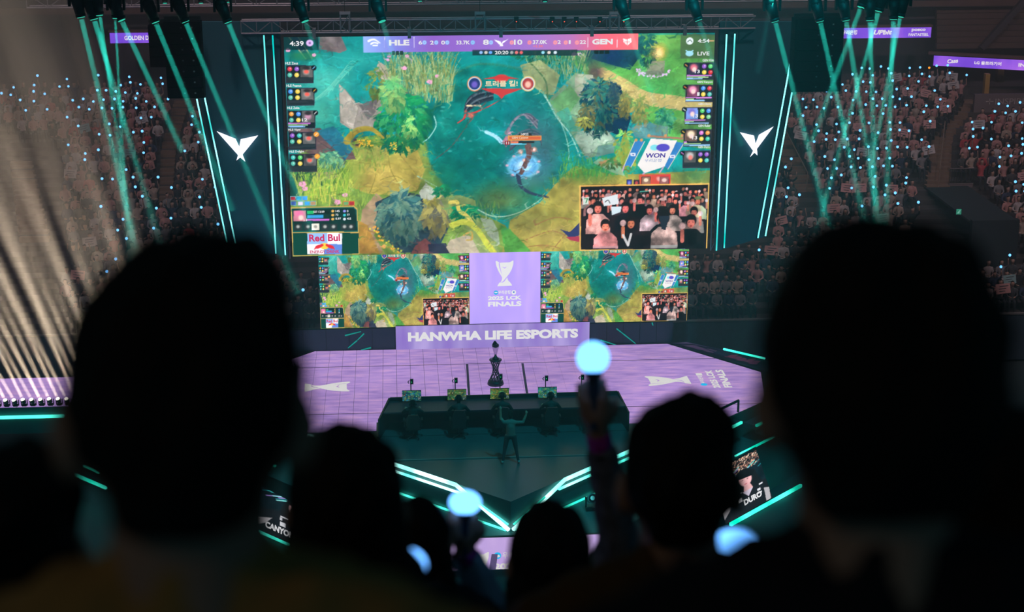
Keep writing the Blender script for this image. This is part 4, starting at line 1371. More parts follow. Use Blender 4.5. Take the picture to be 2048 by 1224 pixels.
# emblem prints on the floor
floor_prints = link('stage_print', None, st, (0, 0, 0))
a, b, d_ = W(1380, 769, Z=.01), W(1372, 753.5, Z=.01), W(1292, 755, Z=.01)
trophy_mark((7.0, -.62, .008), (0, .98, 0), (-1.56, 0, 0), (0, 0, 1), SOFT_WHITE, LEDFLOOR, floor_prints)
trophy_mark((-6.78, .58, .008), (0, -.98, 0), (1.62, 0, 0), (0, 0, 1), SOFT_WHITE, LEDFLOOR, floor_prints)
LETTERS.append(('2025 LCK', Vector((7.98, -1.0, .014)), Vector((0, 1.85, 0)), Vector((-.26, 0, 0)), SOFT_WHITE, floor_prints, .045, 0.0))
LETTERS.append(('FINALS', Vector((8.4, -.98, .014)), Vector((0, 1.86, 0)), Vector((-.29, 0, 0)), SOFT_WHITE, floor_prints, .045, 0.0))
LETTERS.append(('우리은행', Vector((7.52, -.48, .014)), Vector((0, .76, 0)), Vector((-.17, 0, 0)), SOFT_WHITE, floor_prints, .03, 0.0))
MB().lathe((7.44, -.62, .01), [(.12, 0), (.12, .008)], 16).build('round_badge', SKYINK, floor_prints)
MB().box((7.45, .45, .012), (.22, .22, .008)).build('round_badge', SOFT_WHITE, floor_prints)
LETTERS.append(('2025 LCK', Vector((-7.75, 1.0, .014)), Vector((0, -1.85, 0)), Vector((.26, 0, 0)), SOFT_WHITE, floor_prints, .045, 0.0))
LETTERS.append(('FINALS', Vector((-8.15, 1.0, .014)), Vector((0, -1.85, 0)), Vector((.29, 0, 0)), SOFT_WHITE, floor_prints, .045, 0.0))
MB().lathe((-7.25, .6, .01), [(.12, 0), (.12, .008)], 16).build('round_badge', SKYINK, floor_prints)

# catwalk reaching out from the stage
cw = link('catwalk', None, None, (0, 0, 0))
tag(cw, 'narrow LED catwalk reaching out from the stage', None, None, 'structure')
MB().box((-19.5, .4, -.52), (20, 2.95, .96)).build('catwalk_body', SKIRT, cw)
ctile = MB().prism([(-.49, -.47, 0), (.49, -.47, 0), (.49, .47, 0), (-.49, .47, 0)], (0, 0, -.04)).mesh('tile', LEDFLOOR)
for i in range(14):
    for j in range(3):
        link('tile', ctile, cw, (-10.1 - i * 1.0, -.56 + j * .96, 0))
FSTRIP = glow('floor_light_tube', (0.12, 1.5, 1.15), 1.5, color2=(0.0, 0.75, 0.5), scale=.7)
HOT = glow('prow_light_tube', (0.9, 1.9, 1.8), 1.9, color2=(0.12, 1.3, 1.05), scale=.8)


def tube_between(a, b, w, mat, parent, name='light_tube'):
    a, b = Vector(a), Vector(b)
    c = Vector(parent.location) if parent else Vector((0, 0, 0))
    rot = (b - a).normalized().to_track_quat('Z', 'Y').to_matrix()
    return MB().box((a + b) / 2 - c, (w, w, (b - a).length), rot).build(name, mat, parent)


tube_between((-29, -1.14, -.36), (-14.6, -1.14, -.36), .09, FSTRIP, cw)

# two-level prow in front of the players
OUT = [(-13.2, -.3), (-8.1, -4.95), (-2.62, -10.85), (2.62, -10.85), (8.0, -4.7), (12.6, 0.2), (9, 1), (-9, 1)]
pw = link('lower_platform', None, None, (0, 0, 0))
tag(pw, 'lower dark platform around the pointed stage front', None, None, 'structure')
MB().prism([(x, y, -1.0) for x, y in OUT], (0, 0, -2.0)).build('platform_body', SKIRT, pw)
pr = link('stage_prow', None, None, (0, 0, 0))
tag(pr, 'pointed black stage front edged with light tubes', None, None, 'structure')
APEX = Vector((-.15, -10.1, 0))
MB().prism([(-6.6, -4.12, -.02), (APEX.x, APEX.y, -.02), (6.5, -4.02, -.02)], (0, 0, -.98)).build('prow_body', DECK, pr)
MB().prism([(-4.2, -3.45, -.01), (-4.2, -4.7, -.01), (4.15, -4.7, -.01), (4.15, -3.4, -.01)], (0, 0, .02)).build('riser_mat', DECK, pr)
for s_, L_, mid in ((-1, Vector((-6.6, -4.12, 0)), .76), (1, Vector((6.5, -4.02, 0)), .74)):
    o_ = Vector((s_ * .05, -.05, 0))
    P = lambda t, z: L_ + (APEX - L_) * t + o_ + Vector((0, 0, z))
    t0 = .02
    tube_between(P(t0, -.03), P(mid, -.03), .09, HOT, pr)
    tube_between(P(mid, -.03), P(.998, -.93), .085, HOT, pr)
    tube_between(P(t0, -.26), P(mid + .03, -.26), .06, HOT, pr)
    tube_between(P(.84, -.32), P(.995, -.76), .045, FSTRIP, pr)
    tube_between(P(t0, -.97), P(.985, -.97), .05, FSTRIP, pr)
MB().box((-.1, -6.72, .0), (7.2, .03, .02)).build('deck_joint', surf('deck_joint_grey', (.12, .2, .2), .5), pr)
# strip lights along the foot and the top of the outer walls
for (p, q, z, w) in (((1461, 1049), (1602, 971), -2.9, .1), ((1470, 913), (1562, 866), -1.0, .06), ((430, 1024), (587, 1092), -2.9, .09), ((590, 1093), (640, 1113), -2.9, .08), ((520, 928), (552, 932), -.98, .06),
                     ((140, 945), (212, 976), -2.2, .085), ((168, 931), (199, 946), -1.6, .06)):
    tube_between(W(*p, Z=z), W(*q, Z=z), w, FSTRIP, pw)
# steps with lit edges down from the stage corner
for k, (p, q, z) in enumerate((((1450, 862), (1483, 845), -.2), ((1512, 852), (1548, 834), -.35), ((1535, 865), (1574, 844), -.6))):
    a_, b_ = W(*p, Z=z), W(*q, Z=z)
    d = (b_ - a_).normalized()
    n_ = Vector((d.y, -d.x, 0)) * -.5
    if n_.y > 0:
        n_ = -n_
    e_ = b_ + d * (1.2 if k else .1)
    MB().prism([a_, e_, e_ - n_, a_ - n_], (0, 0, -.15)).build('step', DECK, pw)
    tube_between(a_ + Vector((0, -.03, .02)), b_ + Vector((0, -.03, .02)), .075, FSTRIP, pw)
for (p, q, z) in (((611, 861), (637, 870), -.1), ((534, 912), (548, 918), -.3)):
    tube_between(W(*p, Z=z), W(*q, Z=z), .09, FSTRIP, pw)

# front LED with the half-hidden emblem
FY = -10.9
o, c = screen_thing('front_screen', 'low lilac LED screen on the stage front under the glowing point of the prow', -2.46, 2.5, -1.83, -.8, FY, .12)
MB().box(Vector((.02, FY - .01, -1.315)) - c, (4.96, .02, 1.03)).build('display', purple_led('front_led_field', rgb(186, 158, 214), rgb(208, 182, 226), rgb(176, 150, 210), (1, 1, .3)), o)
a, d_ = W(934, 1146, Y=FY - .05), W(979, 1099, Y=FY - .05)
zl = -1.81
mb = MB()
for poly in TROPHY:
    pts = clip_poly([(-1.58 + (x - 280) / 328 * .72, -2.32 + (1 - (y - 148) / 466) * 1.08) for x, y in reversed(poly)], [(-3, zl), (3, zl), (3, 0), (-3, 0)])
    if len(pts) > 2:
        mb.prism([Vector((x, FY - .05, z)) - c for x, z in pts], (0, .02, 0))
mb.build('cup_emblem', SOFT_WHITE, o)
T('우리은행', 1005, 1104, 1052, 1117, SOFT_WHITE, .01, 0, o, FY)
T('2025 LCK', 988, 1127, 1090, 1139, SOFT_WHITE, .05, 0, o, FY)
disc(995, 1111, 7.4, FY - .03, SKYINK, o)
disc(995, 1112, 5.4, FY - .04, SOFT_WHITE, o, ry=2.6)
p0, p1 = W(978, 1139, Y=FY - .04), W(986, 1108, Y=FY - .04)
flat('dark_block', [p0, p0 + Vector((.2, 0, 0)), p1 + Vector((.14, 0, 0)), p1 - Vector((.04, 0, 0))], INK('slate_violet_led_print', 92, 80, 120), o)


# portrait screens on the slanted outer walls
def quad_screen(name, lb, quad, paint, nm):
    """quad: lower-left, lower-right, upper-right, upper-left world corners"""
    a, b, c_, d = [Vector(q) for q in quad]
    o = empty(name, tuple(a), 0, lb, 'screen')
    nrm = (b - a).cross(d - a).normalized()
    if nrm.y > 0:
        nrm = -nrm
    flat('cabinet', [a, b, c_, d], BLACK, o, -nrm * .1)
    im = Canvas(0, 0, 60, 100, 2.4, (20, 26, 34), 5)
    paint(im)
    m = im.led_mesh('display', (0, 0, 0), (1, 0, 0), (0, 0, 1), 90, 150, o, LED_MAIN)
    n = len(m.data.vertices)
    co = np.empty(n * 3, np.float32)
    m.data.vertices.foreach_get('co', co)
    co = co.reshape(-1, 3)
    u, v = co[:, :1], co[:, 2:]
    A, B, C_, D = [np.array(q - a + nrm * .02) for q in (a, b, c_, d)]
    m.data.vertices.foreach_set('co', (A * (1 - u) * (1 - v) + B * u * (1 - v) + C_ * u * v + D * (1 - u) * v).ravel().astype(np.float32))
    m.data.update()
    lo, hi, s0, s1 = nm[1:]
    e = lambda s_, t_: a + (b - a) * s_ + (d - a) * t_ + nrm * .05
    LETTERS.append((nm[0], e(s0, lo), (b - a) * (s1 - s0), (d - a) * (hi - lo), WHITE_LED, o, .05, 0.0))
    return o


def portrait(im, cap=True, flip=False):
    fx = (lambda x: 60 - x) if flip else (lambda x: x)
    im.rect(0, 0, 60, 100, (16, 30, 38), 1, .3)
    for k in range(420):
        x, y = im.rng.random() * 60, im.rng.random() * 24
        im.ell(x, y, 1.3, 1.4, [(226, 170, 140), (120, 80, 70), (240, 206, 180), (60, 40, 40)][int(im.rng.random() * 4)], .9, .4)
    for k in range(16):
        x, y = im.rng.random() * 60, 20 + im.rng.random() * 18
        im.line([(x, y), (x + 14, y - 8)], 1.6, [(60, 220, 214), (150, 250, 246), (30, 130, 140), (190, 150, 240)][k % 4], .8)
    im.poly([(fx(0), 60), (fx(14), 54), (fx(46), 54), (fx(60), 62), (fx(60), 100), (fx(0), 100)], (26, 28, 34), 1, .2)
    im.poly([(fx(10), 30), (fx(34), 30), (fx(42), 56), (fx(6), 60)], (22, 24, 28), .95)
    im.ell(fx(24), 41, 9, 14, (238, 182, 184), 1, .15)
    im.poly([(fx(20), 52), (fx(28), 52), (fx(30), 62), (fx(25), 68), (fx(18), 62)], (226, 172, 174), 1)
    im.ell(fx(24), 30, 11, 9, (18, 20, 24), 1, .15)
    if cap:
        im.poly([(fx(10), 34), (fx(33), 30), (fx(36), 36), (fx(14), 41)], (16, 18, 22), 1)
    im.ell(fx(21), 42, 1.6, .8, (60, 30, 40), .9, .4)
    im.ell(fx(28), 41, 1.6, .8, (60, 30, 40), .9, .4)
    im.ell(fx(25), 50, 2.6, 1, (206, 90, 110), .9, .4)
    im.poly([(fx(18), 62), (fx(32), 62), (fx(26), 74)], (206, 196, 214), 1)
    for (x, y, w, h) in ((8, 62, 5, 3), (36, 60, 7, 2.4), (12, 70, 4, 4), (13, 77, 7, 2.4), (37, 70, 5, 7), (39, 63, 2, 5)):
        im.rect(fx(x) - w / 2, y, fx(x) + w / 2, y + h, (226, 226, 232), .95)
    im.poly([(fx(47), 70), (fx(60), 78), (fx(60), 92), (fx(52), 82)], (190, 186, 190), .9)
    im.poly([(fx(0), 78), (fx(6), 74), (fx(8), 100), (fx(2), 100)], (190, 186, 190), .9)


zt, zb_ = -1.06, -2.82
d_l, d_r = W(1448, 1047, Z=zb_), W(1541, 993, Z=zb_)
u_r = W(1508, 898, Z=zt)
wallv = (d_r - d_l)
off = Vector((.04, -.06, 0))
quad_screen('portrait_screen', 'slanted LED screen on the stage wall showing a capped player above the name DURO', [d_l + off, d_r + off, u_r + off, u_r - wallv * .93 + off], lambda im: portrait(im, True, True), ('DURO', .14, .25, .42, .80))
d_l, d_r = W(517, 1056, Z=zb_), W(652, 1116, Z=zb_)
u_l = W(529, 943, Z=zt)
wallv = (d_r - d_l)
off = Vector((-.04, -.06, 0))
quad_screen('portrait_screen', 'slanted LED screen on the stage wall showing a player above the name CANYON', [d_l + off, d_r + off, u_l + wallv * .9 + off, u_l + off], lambda im: portrait(im, False, True), ('CANYON', .1, .21, .13, .56))

# picture fascia along the rear edge of the stage
fa = [Vector((6.95, 3.98, .0)), Vector((9.95, .6, .0)), W(1566, 724, Z=.45), W(1372, 684, Z=.45)]
o = empty('edge_fascia', tuple(fa[0]), 0, 'dark slanted fascia with red and white prints along the rear stage edge', 'panel')
flat('fascia_board', fa, TEAL_ART, o, Vector((.1, .1, -.05)))
for (t0, t1, cc) in ((.12, .4, (.10, .08, .10)), (.55, .85, (.22, .03, .06))):
    e = lambda t, h: fa[0] + (fa[1] - fa[0]) * t + ((fa[3] - fa[0]) * (1 - t) + (fa[2] - fa[1]) * t) * h + Vector((-.03, -.06, .04))
    for k in range(5):
        ta = t0 + (t1 - t0) * k / 5
        flat('printed_shape', [e(ta, .2 + .1 * (k % 2)), e(ta + .07, .3), e(ta + .05, .75 - .1 * (k % 3)), e(ta + .01, .6)], surf('fascia_print_%d' % int(cc[0] * 100), cc, .6), o, Vector((0, 0, .01)))
tube_between(W(1447, 698, Z=.5), W(1530, 717, Z=.5), .06, FSTRIP, o)

# handrail at the stage corner
rl = empty('handrail', tuple(W(1475, 822, Z=0)), 0, 'black handrail at the stage corner above the lit steps', 'railing')
c = Vector(rl.location)
P1, P2 = W(1476, 824, Z=0), W(1431, 846, Z=0)
hv = Vector((0, 0, .42))
MB().tube(P1 - c + hv, P2 - c + hv, .045, n=8).build('top_rail', BLACK, rl)
for p in (P1, P2):
    MB().tube(p - c, p - c + hv, .04, n=8).build('post', BLACK, rl)

# row of flash lamps along the catwalk edge
LAMP_LENS = glow('hot_lamp_lens', (1.0, .93, .8), 3.0, sample=False)
BEAM_WARM = haze_mat('warm_haze', .05, (1, 1, 1), .1)
XL = [W(x, 818, Y=-1.0).x for x in (15, 32.5, 50, 67.5, 85, 102.5, 120)]
stepx = XL[1] - XL[0]
XL = [XL[0] - 4 * stepx, XL[0] - 3 * stepx, XL[0] - 2 * stepx, XL[0] - stepx] + XL + [XL[-1] + stepx * (k + 1) for k in range(14)]
for k, lx in enumerate(XL):
    o = empty('floor_lamp', (lx, -1.0, 0.0), 0, 'small black floor lamp throwing a warm beam, in the row along the catwalk edge', 'lamp', 'flash lamps along the catwalk edge')
    MB().box((0, 0, .03), (.16, .14, .06)).build('base', DARKMETAL, o)
    for sx_ in (-.1, .1):
        MB().box((sx_, 0, .12), (.02, .08, .2)).build('yoke_arm', DARKMETAL, o)
    dirv = Vector((-.35 + .007 * k - .03 * (k % 2), -.12 - .06 * (k % 3), 1)).normalized()
    q = dirv.to_track_quat('Z', 'Y').to_matrix()
    MB().tube(Vector((0, 0, .1)), Vector((0, 0, .1)) + dirv * .13, .07, .09, 12).build('head', DARKMETAL, o)
    MB().sphere(Vector((0, 0, .1)) + dirv * .14, (.075, .075, .06), 10, 6).build('lens', LAMP_LENS, o)
    beam = MB().tube(Vector((0, 0, .1)) + dirv * .25, Vector((0, 0, .1)) + dirv * 20, .085, 1.15, 14)
    beam.build('light_beam', BEAM_WARM, o)
    l = bpy.data.lights.new('lamp_light', 'AREA')
    l.shape, l.size = 'DISK', .12
    l.energy, l.color, l.spread = (21, 14, 18, 12)[k % 4] * (1.0 if k < 17 else .55), (1.0, .78, .55), math.radians(6.4)
    lo = link('lamp_light', l, o, Vector((0, 0, .1)) + dirv * .24)
    lo.rotation_euler = dirv.to_track_quat('-Z', 'Y').to_euler()
# ------------------------------------------------------------------ flown rig: trusses, speakers, moving heads and their beams
def truss(name, lb, A, B, h=.5, w=.4, bays=24):
    A, B = Vector(A), Vector(B)
    o = empty(name, tuple((A + B) / 2), 0, lb, 'truss')
    c = Vector(o.location)
    for dz in (0, h):
        for dy in (0, w):
            MB().tube(A - c + Vector((0, dy, dz)), B - c + Vector((0, dy, dz)), .03, n=6).build('chord', TRUSS, o)
    for k in range(bays):
        a, b = A + (B - A) * (k / bays), A + (B - A) * ((k + 1) / bays)
        z0, z1 = (0, h) if k % 2 else (h, 0)
        MB().tube(a - c + Vector((0, 0, z0)), b - c + Vector((0, 0, z1)), .018, n=5).tube(a - c, a - c + Vector((0, 0, h)), .018, n=5).build('brace', TRUSS, o)
    return o


zt_ = W(1000, 62, Y=SY).z
truss('box_truss', 'aluminium box truss carrying the big LED wall', (-8.6, SY - .1, zt_ + .02), (9.4, SY - .1, zt_ + .02), .42, .4, 34)
truss('box_truss', 'upper aluminium box truss spanning over the big LED wall behind the moving heads', (-16, SY + .8, zt_ + .85), (17, SY + .8, zt_ + .85), .5, .5, 46)
for x in (690, 960, 1229):
    p = W(x, 40, Y=SY - .15)
    o = empty('hoist_frame', tuple(p), 0, 'short aluminium hoist frame hanging over the big LED wall', 'frame', 'hoist frames over the LED wall')
    for sx_ in (-.16, .16):
        MB().box((sx_, 0, -.05), (.05, .05, .62)).build('upright', TRUSS, o)
    MB().box((0, 0, .24), (.37, .07, .1)).build('crosshead', surf('pale_alloy', (.42, .38, .42), .5), o)
    MB().tube((-.15, 0, -.3), (.15, 0, .2), .015, n=5).build('brace', TRUSS, o)
    MB().tube((0, 0, .28), (0, 0, 4), .012, n=5).build('chain', DARKMETAL, o)
RED = glow('tiny_red_led', (1.0, .1, .05), 1.5, sample=False)
for x in (1033, 1105, 1129, 1153, 1200, 1248):
    p = W(x, 43.5, Y=SY - .2)
    o = empty('rigging_motor', tuple(p), 0, 'small black rigging motor with a red pilot light over the LED wall', 'motor', 'rigging motors over the LED wall')
    MB().box((0, .1, .05), (.16, .12, .22)).build('housing', BLACK, o)
    MB().sphere((0, .02, 0), .022, 8, 5).build('pilot_light', RED, o)

CAB = surf('speaker_black', (.004, .006, .007), .8, spec=.1)
for (xa, xb, ya, yb, n, Y, lb) in ((331, 404, 44, 197, 7, 0.2, 'tall black line array of speakers hanging beside the HLE wing panel'), (298, 332, 50, 135, 4, 1.2, 'short black line array of speakers hanging in front of the GOLDEN DE board'),
                                   (1588, 1685, 38, 184, 7, 0.2, 'tall wide black line array of speakers hanging beside the posco ribbon board')):
    za, zb2 = W((xa + xb) / 2, ya, Y=Y).z, W((xa + xb) / 2, yb, Y=Y).z
    wa, wb = W(xa, (ya + yb) / 2, Y=Y).x, W(xb, (ya + yb) / 2, Y=Y).x
    o = empty('line_array', ((wa + wb) / 2, Y, zb2), 0, lb, 'speaker')
    hh = (za - zb2) / n
    for k in range(n):
        cb = MB().box((0, .3, hh * (k + .5)), (wb - wa, .6, hh - .015)).build('speaker_cabinet', CAB, o)
        MB().box((0, -.012, hh * (k + .5)), ((wb - wa) * .9, .03, hh * .8)).build('grille', surf('speaker_grille', (.005, .006, .007), .9, spec=.1), cb)
        if n > 5:
            for fx_ in (-.02, .27):
                MB().box(((wb - wa) * fx_, -.035, hh * (k + .5)), (.055, .012, .05)).build('badge', surf('speaker_badge', (.35, .36, .36), .5) if fx_ > 0 else surf('speaker_badge_dim', (.12, .12, .13), .5), cb)
    MB().box((0, .3, za - zb2 + .1), (wb - wa, .1, .12)).build('fly_bar', DARKMETAL, o)
    MB().tube((0, .3, za - zb2 + .1), (0, .3, za - zb2 + 6), .02, n=5).build('chain', DARKMETAL, o)

LENS = glow('teal_lamp_lens', (.05, .8, .55), .8, sample=False)
BEAM_TEAL = haze_mat('beam_haze', .15, (1, 1, 1), .0)


def moving_head(base, target, scale=1.0, energy=900, label='', group=None, length=None, beam=True, color=(.03, 1.0, .78), hang=True):
    """lamp on a yoke; base is the lens position, target is where the beam points"""
    base, target = Vector(base), Vector(target)
    d = (target - base).normalized()
    L = length or (target - base).length
    o = empty('moving_head', tuple(base), 0, label, 'spotlight', group)
    s = scale
    up = Vector((0, 0, 1)) if hang else Vector((0, 0, -1))
    MB().tube(-d * .5 * s, -d * .06 * s, .17 * s, .13 * s, 12).sphere(-d * .5 * s, .17 * s, 12, 6).tube(-d * .08 * s, Vector((0, 0, 0)), .135 * s, .135 * s, 12).build('head', BLACK, o, True)
    ctr = -d * .36 * s
    mb = MB()
    for sx_ in (-1, 1):
        mb.box(ctr + Vector((sx_ * .22 * s, 0, 0)) + up * .18 * s, (.06 * s, .14 * s, .5 * s))
    mb.box(ctr + up * .45 * s, (.5 * s, .16 * s, .1 * s))
    mb.build('yoke', BLACK, o)
    MB().box(ctr + up * .6 * s, (.42 * s, .34 * s, .2 * s)).build('base', BLACK, o)
    if hang:
        MB().tube(ctr + up * .7 * s, ctr + up * 1.3 * s, .03, n=6).build('clamp', DARKMETAL, o)
    n_ = 12
    q = d.to_track_quat('Z', 'Y')
    MB().tube(d * .004, d * .02 * s, .10 * s, .10 * s, 12).build('lens', LENS, o)
    if beam:
        r0, sp = .09, math.radians(2.0)
        MB().tube(d * .05, d * L, r0, r0 + math.tan(sp / 2) * L * 1.05, 12).build('light_beam', BEAM_TEAL, o)
        l = bpy.data.lights.new('lamp_light', 'AREA')
        l.shape, l.size = 'DISK', .15
        l.energy, l.color, l.spread = energy, color, math.radians(2.0)
        lo = link('lamp_light', l, o, d * .06)
        lo.rotation_euler = d.to_track_quat('-Z', 'Y').to_euler()
    return o


HB = -8.0
beams = [((162, 34), (268, 480)), ((188, 38), (300, 420)), ((198, 30), (262, 470)), ((233, 36), (258, 480)), ((243, 40), (345, 260)), ((311, 44), (440, 360)), ((371, 43), (560, 500)), ((456, 44), (600, 400)),
         ((610, 42), (660, 180)), ((764, 42), (800, 150)), ((1252, 38), (1300, 180)), ((1397, 40), (1470, 250)), ((1550, 42), (1660, 460)), ((1640, 42), (1735, 470)), ((1692, 40), (1764, 480)), ((1722, 14), (1640, 240)),
         ((1740, 40), (1752, 480)), ((1757, 22), (1650, 400)), ((1787, 38), (1770, 480)), ((1800, 33), (1748, 300)), ((1545, -10), (1520, 120))]
near = ['first of the lamps in the tan haze', 'second of the lamps in the tan haze', 'third of the lamps in the tan haze', 'just before the GOLDEN DE lettering', 'over the end of the GOLDEN DE lettering', 'over the short line array', 'over the tall line array', 'over the HLE wing panel',
        'over the timer beside the HLE cards', 'over the letters HLE', 'over the letters GEN', 'over the timer beside the GEN cards', 'over the GEN wing panel', 'over the wide line array', 'at the edge of the wide line array', 'behind the others over the wide line array',
        'before the UPbit lettering', 'behind the UPbit lettering lamp', 'before the posco lettering', 'behind the posco lettering lamp', 'behind the GEN wing panel lamp']
for k, ((a, b), nr) in enumerate(zip(beams, near)):
    base = W(a[0], a[1], Y=HB)
    tgt = W(b[0], b[1], Y=-8.6)
    e = 3.2 if k not in (8, 9, 10, 11, 20) else 1.0
    moving_head(base, tgt, 1.05, e, 'black moving-head spotlight with thin teal beam, ' + nr, 'flown moving heads with teal beams', (tgt - base).length * 1.2)
for (x, y) in ((330, 6), (352, 5), (402, 6), (458, 4), (840, 2), (1090, 3)):
    base = W(x, y, Y=1.5)
    moving_head(base, base + Vector((.2, -1.5, -6)), .7, 0, 'small black moving head with a lit teal lens on the upper truss', 'upper truss moving heads', beam=False)
for (x, y, lb) in ((1183, 998, 'floor moving head with a pale lens ring on the platform beside the raised arm'), (943, 1040, 'floor moving head with a pale lens ring behind the hand with the denim sleeve'), (850, 1008, 'floor moving head in shadow under the light tubes beside the long-haired person')):
    p = W(x, y, Z=-.62)
    o = empty('moving_head', (p.x, p.y, -1.0), 0, lb, 'spotlight')
    MB().box((0, .06, .06), (.34, .3, .12)).build('base', DARKMETAL, o)
    for sx_ in (-.17, .17):
        MB().box((sx_, .05, .28), (.05, .12, .34)).build('yoke_arm', DARKMETAL, o)
    dv = Vector((.15, -1, .55)).normalized()
    hd = MB().tube(Vector((0, .08, .36)) - dv * .12, Vector((0, .08, .36)) + dv * .16, .13, .15, 16).build('head', surf('pale_fixture', (.3, .34, .34), .4), o)
    MB().tube(Vector((0, .08, .36)) + dv * .15, Vector((0, .08, .36)) + dv * .19, .12, .12, 16).build('lens_ring', BLACK, hd)
    MB().sphere(Vector((0, .08, .36)) + dv * .17, .075, 12, 6).build('lens', glow('floor_lens', (.1, .75, .8), 1.0, sample=False), hd)
    if x == 850:
        o.scale = (.9, .9, .9)
# ------------------------------------------------------------------ body builder
def capsule(mb, p0, r0, p1, r1, n=10):
    p0, p1 = Vector(p0), Vector(p1)
    mb.tube(p0, p1, r0, r1, n)
    mb.sphere(p0, r0, n, 6)
    mb.sphere(p1, r1, n, 6)


def fuse(name, prims, voxel, mats, classify=None, smooth=2, faces=None, noise=0.0, seed=0):
    """one continuous surface out of overlapping rounded volumes"""
    mb = MB()
    for p in prims:
        if p[0] == 'c':
            capsule(mb, *p[1:])
        else:
            mb.sphere(p[1], p[2], 16, 10, p[3] if len(p) > 3 else None)
    me = mb.mesh(name, mats)
    ob = bpy.data.objects.new(name, me)
    COL.objects.link(ob)
    m = ob.modifiers.new('r', 'REMESH')
    m.mode, m.voxel_size = 'VOXEL', voxel
    if smooth:
        m = ob.modifiers.new('s', 'SMOOTH')
        m.iterations, m.factor = smooth, .5
    if faces:
        bpy.context.view_layer.update()
        nf = len(ob.evaluated_get(bpy.context.evaluated_depsgraph_get()).data.polygons) * 2
        m = ob.modifiers.new('d', 'DECIMATE')
        m.ratio = min(1.0, faces / nf)
    bpy.context.view_layer.update()
    out = bpy.data.meshes.new_from_object(ob.evaluated_get(bpy.context.evaluated_depsgraph_get()))
    bpy.data.objects.remove(ob)
    bpy.data.meshes.remove(me)
    out.name = name
    out.materials.clear()
    for mt in (mats if isinstance(mats, (list, tuple)) else [mats]):
        out.materials.append(mt)
    if noise:
        g = np.random.default_rng(seed)
        n = len(out.vertices)
        co = np.empty(n * 3, np.float32)
        no = np.empty(n * 3, np.float32)
        out.vertices.foreach_get('co', co)
        out.vertices.foreach_get('normal', no)
        co, no = co.reshape(-1, 3), no.reshape(-1, 3)
        ph = g.random(8) * 6
        w = sum(np.sin(co[:, 0] * (60 + 23 * k) + ph[k]) * np.sin(co[:, 2] * (25 + 9 * k) + ph[k + 4]) * np.sin(co[:, 1] * (48 + 12 * k)) for k in range(4))
        co = co + no * (w * noise)[:, None]
        out.vertices.foreach_set('co', co.ravel())
    idx = [0] * len(out.polygons)
    if classify:
        idx = [classify(p.center) for p in out.polygons]
    out.polygons.foreach_set('material_index', idx)
    out.polygons.foreach_set('use_smooth', [True] * len(out.polygons))
    out.update()
    return out


SKIN = surf('skin', (.34, .19, .14), .55, 0, .1, 8)
HAIR = surf('black_hair', (.009, .007, .006), .7, 0, .4, 30, spec=.12)
TROUSER = surf('dark_trousers', (.02, .022, .03), .8)


def seated(arm='lap', lean=0.0, long_hair=False):
    P = [('e', (0, .04, .52), (.17, .14, .11)), ('c', (0, .04, .52), .14, (0, .02 + lean, .86), .14), ('e', (0, .02 + lean, .93), (.2, .1, .13)), ('c', (0, .01 + lean, 1.0), .055, (0, lean - .01, 1.12), .05),
         ('e', (0, lean - .02, 1.21), (.08, .095, .12)), ('e', (0, lean + .0, 1.24), (.092, .105, .115))]
    if long_hair:
        P.append(('e', (0, lean + .05, 1.12), (.1, .07, .2)))
    for s in (-1, 1):
        P += [('c', (s * .09, 0, .5), .085, (s * .11, -.42, .5), .065), ('c', (s * .11, -.42, .48), .058, (s * .11, -.4, .08), .045), ('e', (s * .11, -.46, .05), (.045, .11, .05))]
        up = arm == 'both' or (arm == 'up' and s == 1)
        if up:
            P += [('c', (s * .18, lean, .98), .055, (s * .27, lean - .12, 1.1), .048), ('c', (s * .27, lean - .12, 1.1), .042, (s * .22, lean - .2, 1.38), .034), ('e', (s * .22, lean - .2, 1.42), (.04, .035, .055))]
        elif arm == 'sign':
            P += [('c', (s * .18, lean, .97), .055, (s * .26, lean - .14, .84), .048), ('c', (s * .26, lean - .14, .84), .042, (s * .2, lean - .33, .98), .034), ('e', (s * .2, lean - .34, 1.0), (.04, .035, .05))]
        else:
            P += [('c', (s * .18, lean, .97), .055, (s * .24, lean - .06, .72), .048), ('c', (s * .24, lean - .06, .72), .042, (s * .08, lean - .28, .68), .034), ('e', (s * .06, lean - .3, .68), (.045, .04, .035))]
    return P


def seated_class(lean=0.0, long_hair=False):
    def f(c):
        if c.z > 1.07 and abs(c.x) < .13 and c.y > lean - .16:
            if c.z > 1.30 or c.y > lean + .03 or (long_hair and abs(c.x) > .072):
                return 2
            return 1
        if long_hair and c.y > lean + .08 and c.z > .95:
            return 2
        if c.z > 1.12 and abs(c.x) > .14:
            return 1 if c.z > 1.2 else 0
        if c.z < .56 or (c.y < -.2 and c.z < .62 and abs(c.x) > .03 and c.z < .58):
            return 3
        if c.z < .74 and c.y < lean - .22:
            return 1
        if c.y < lean - .28:
            return 1
        return 0
    return f
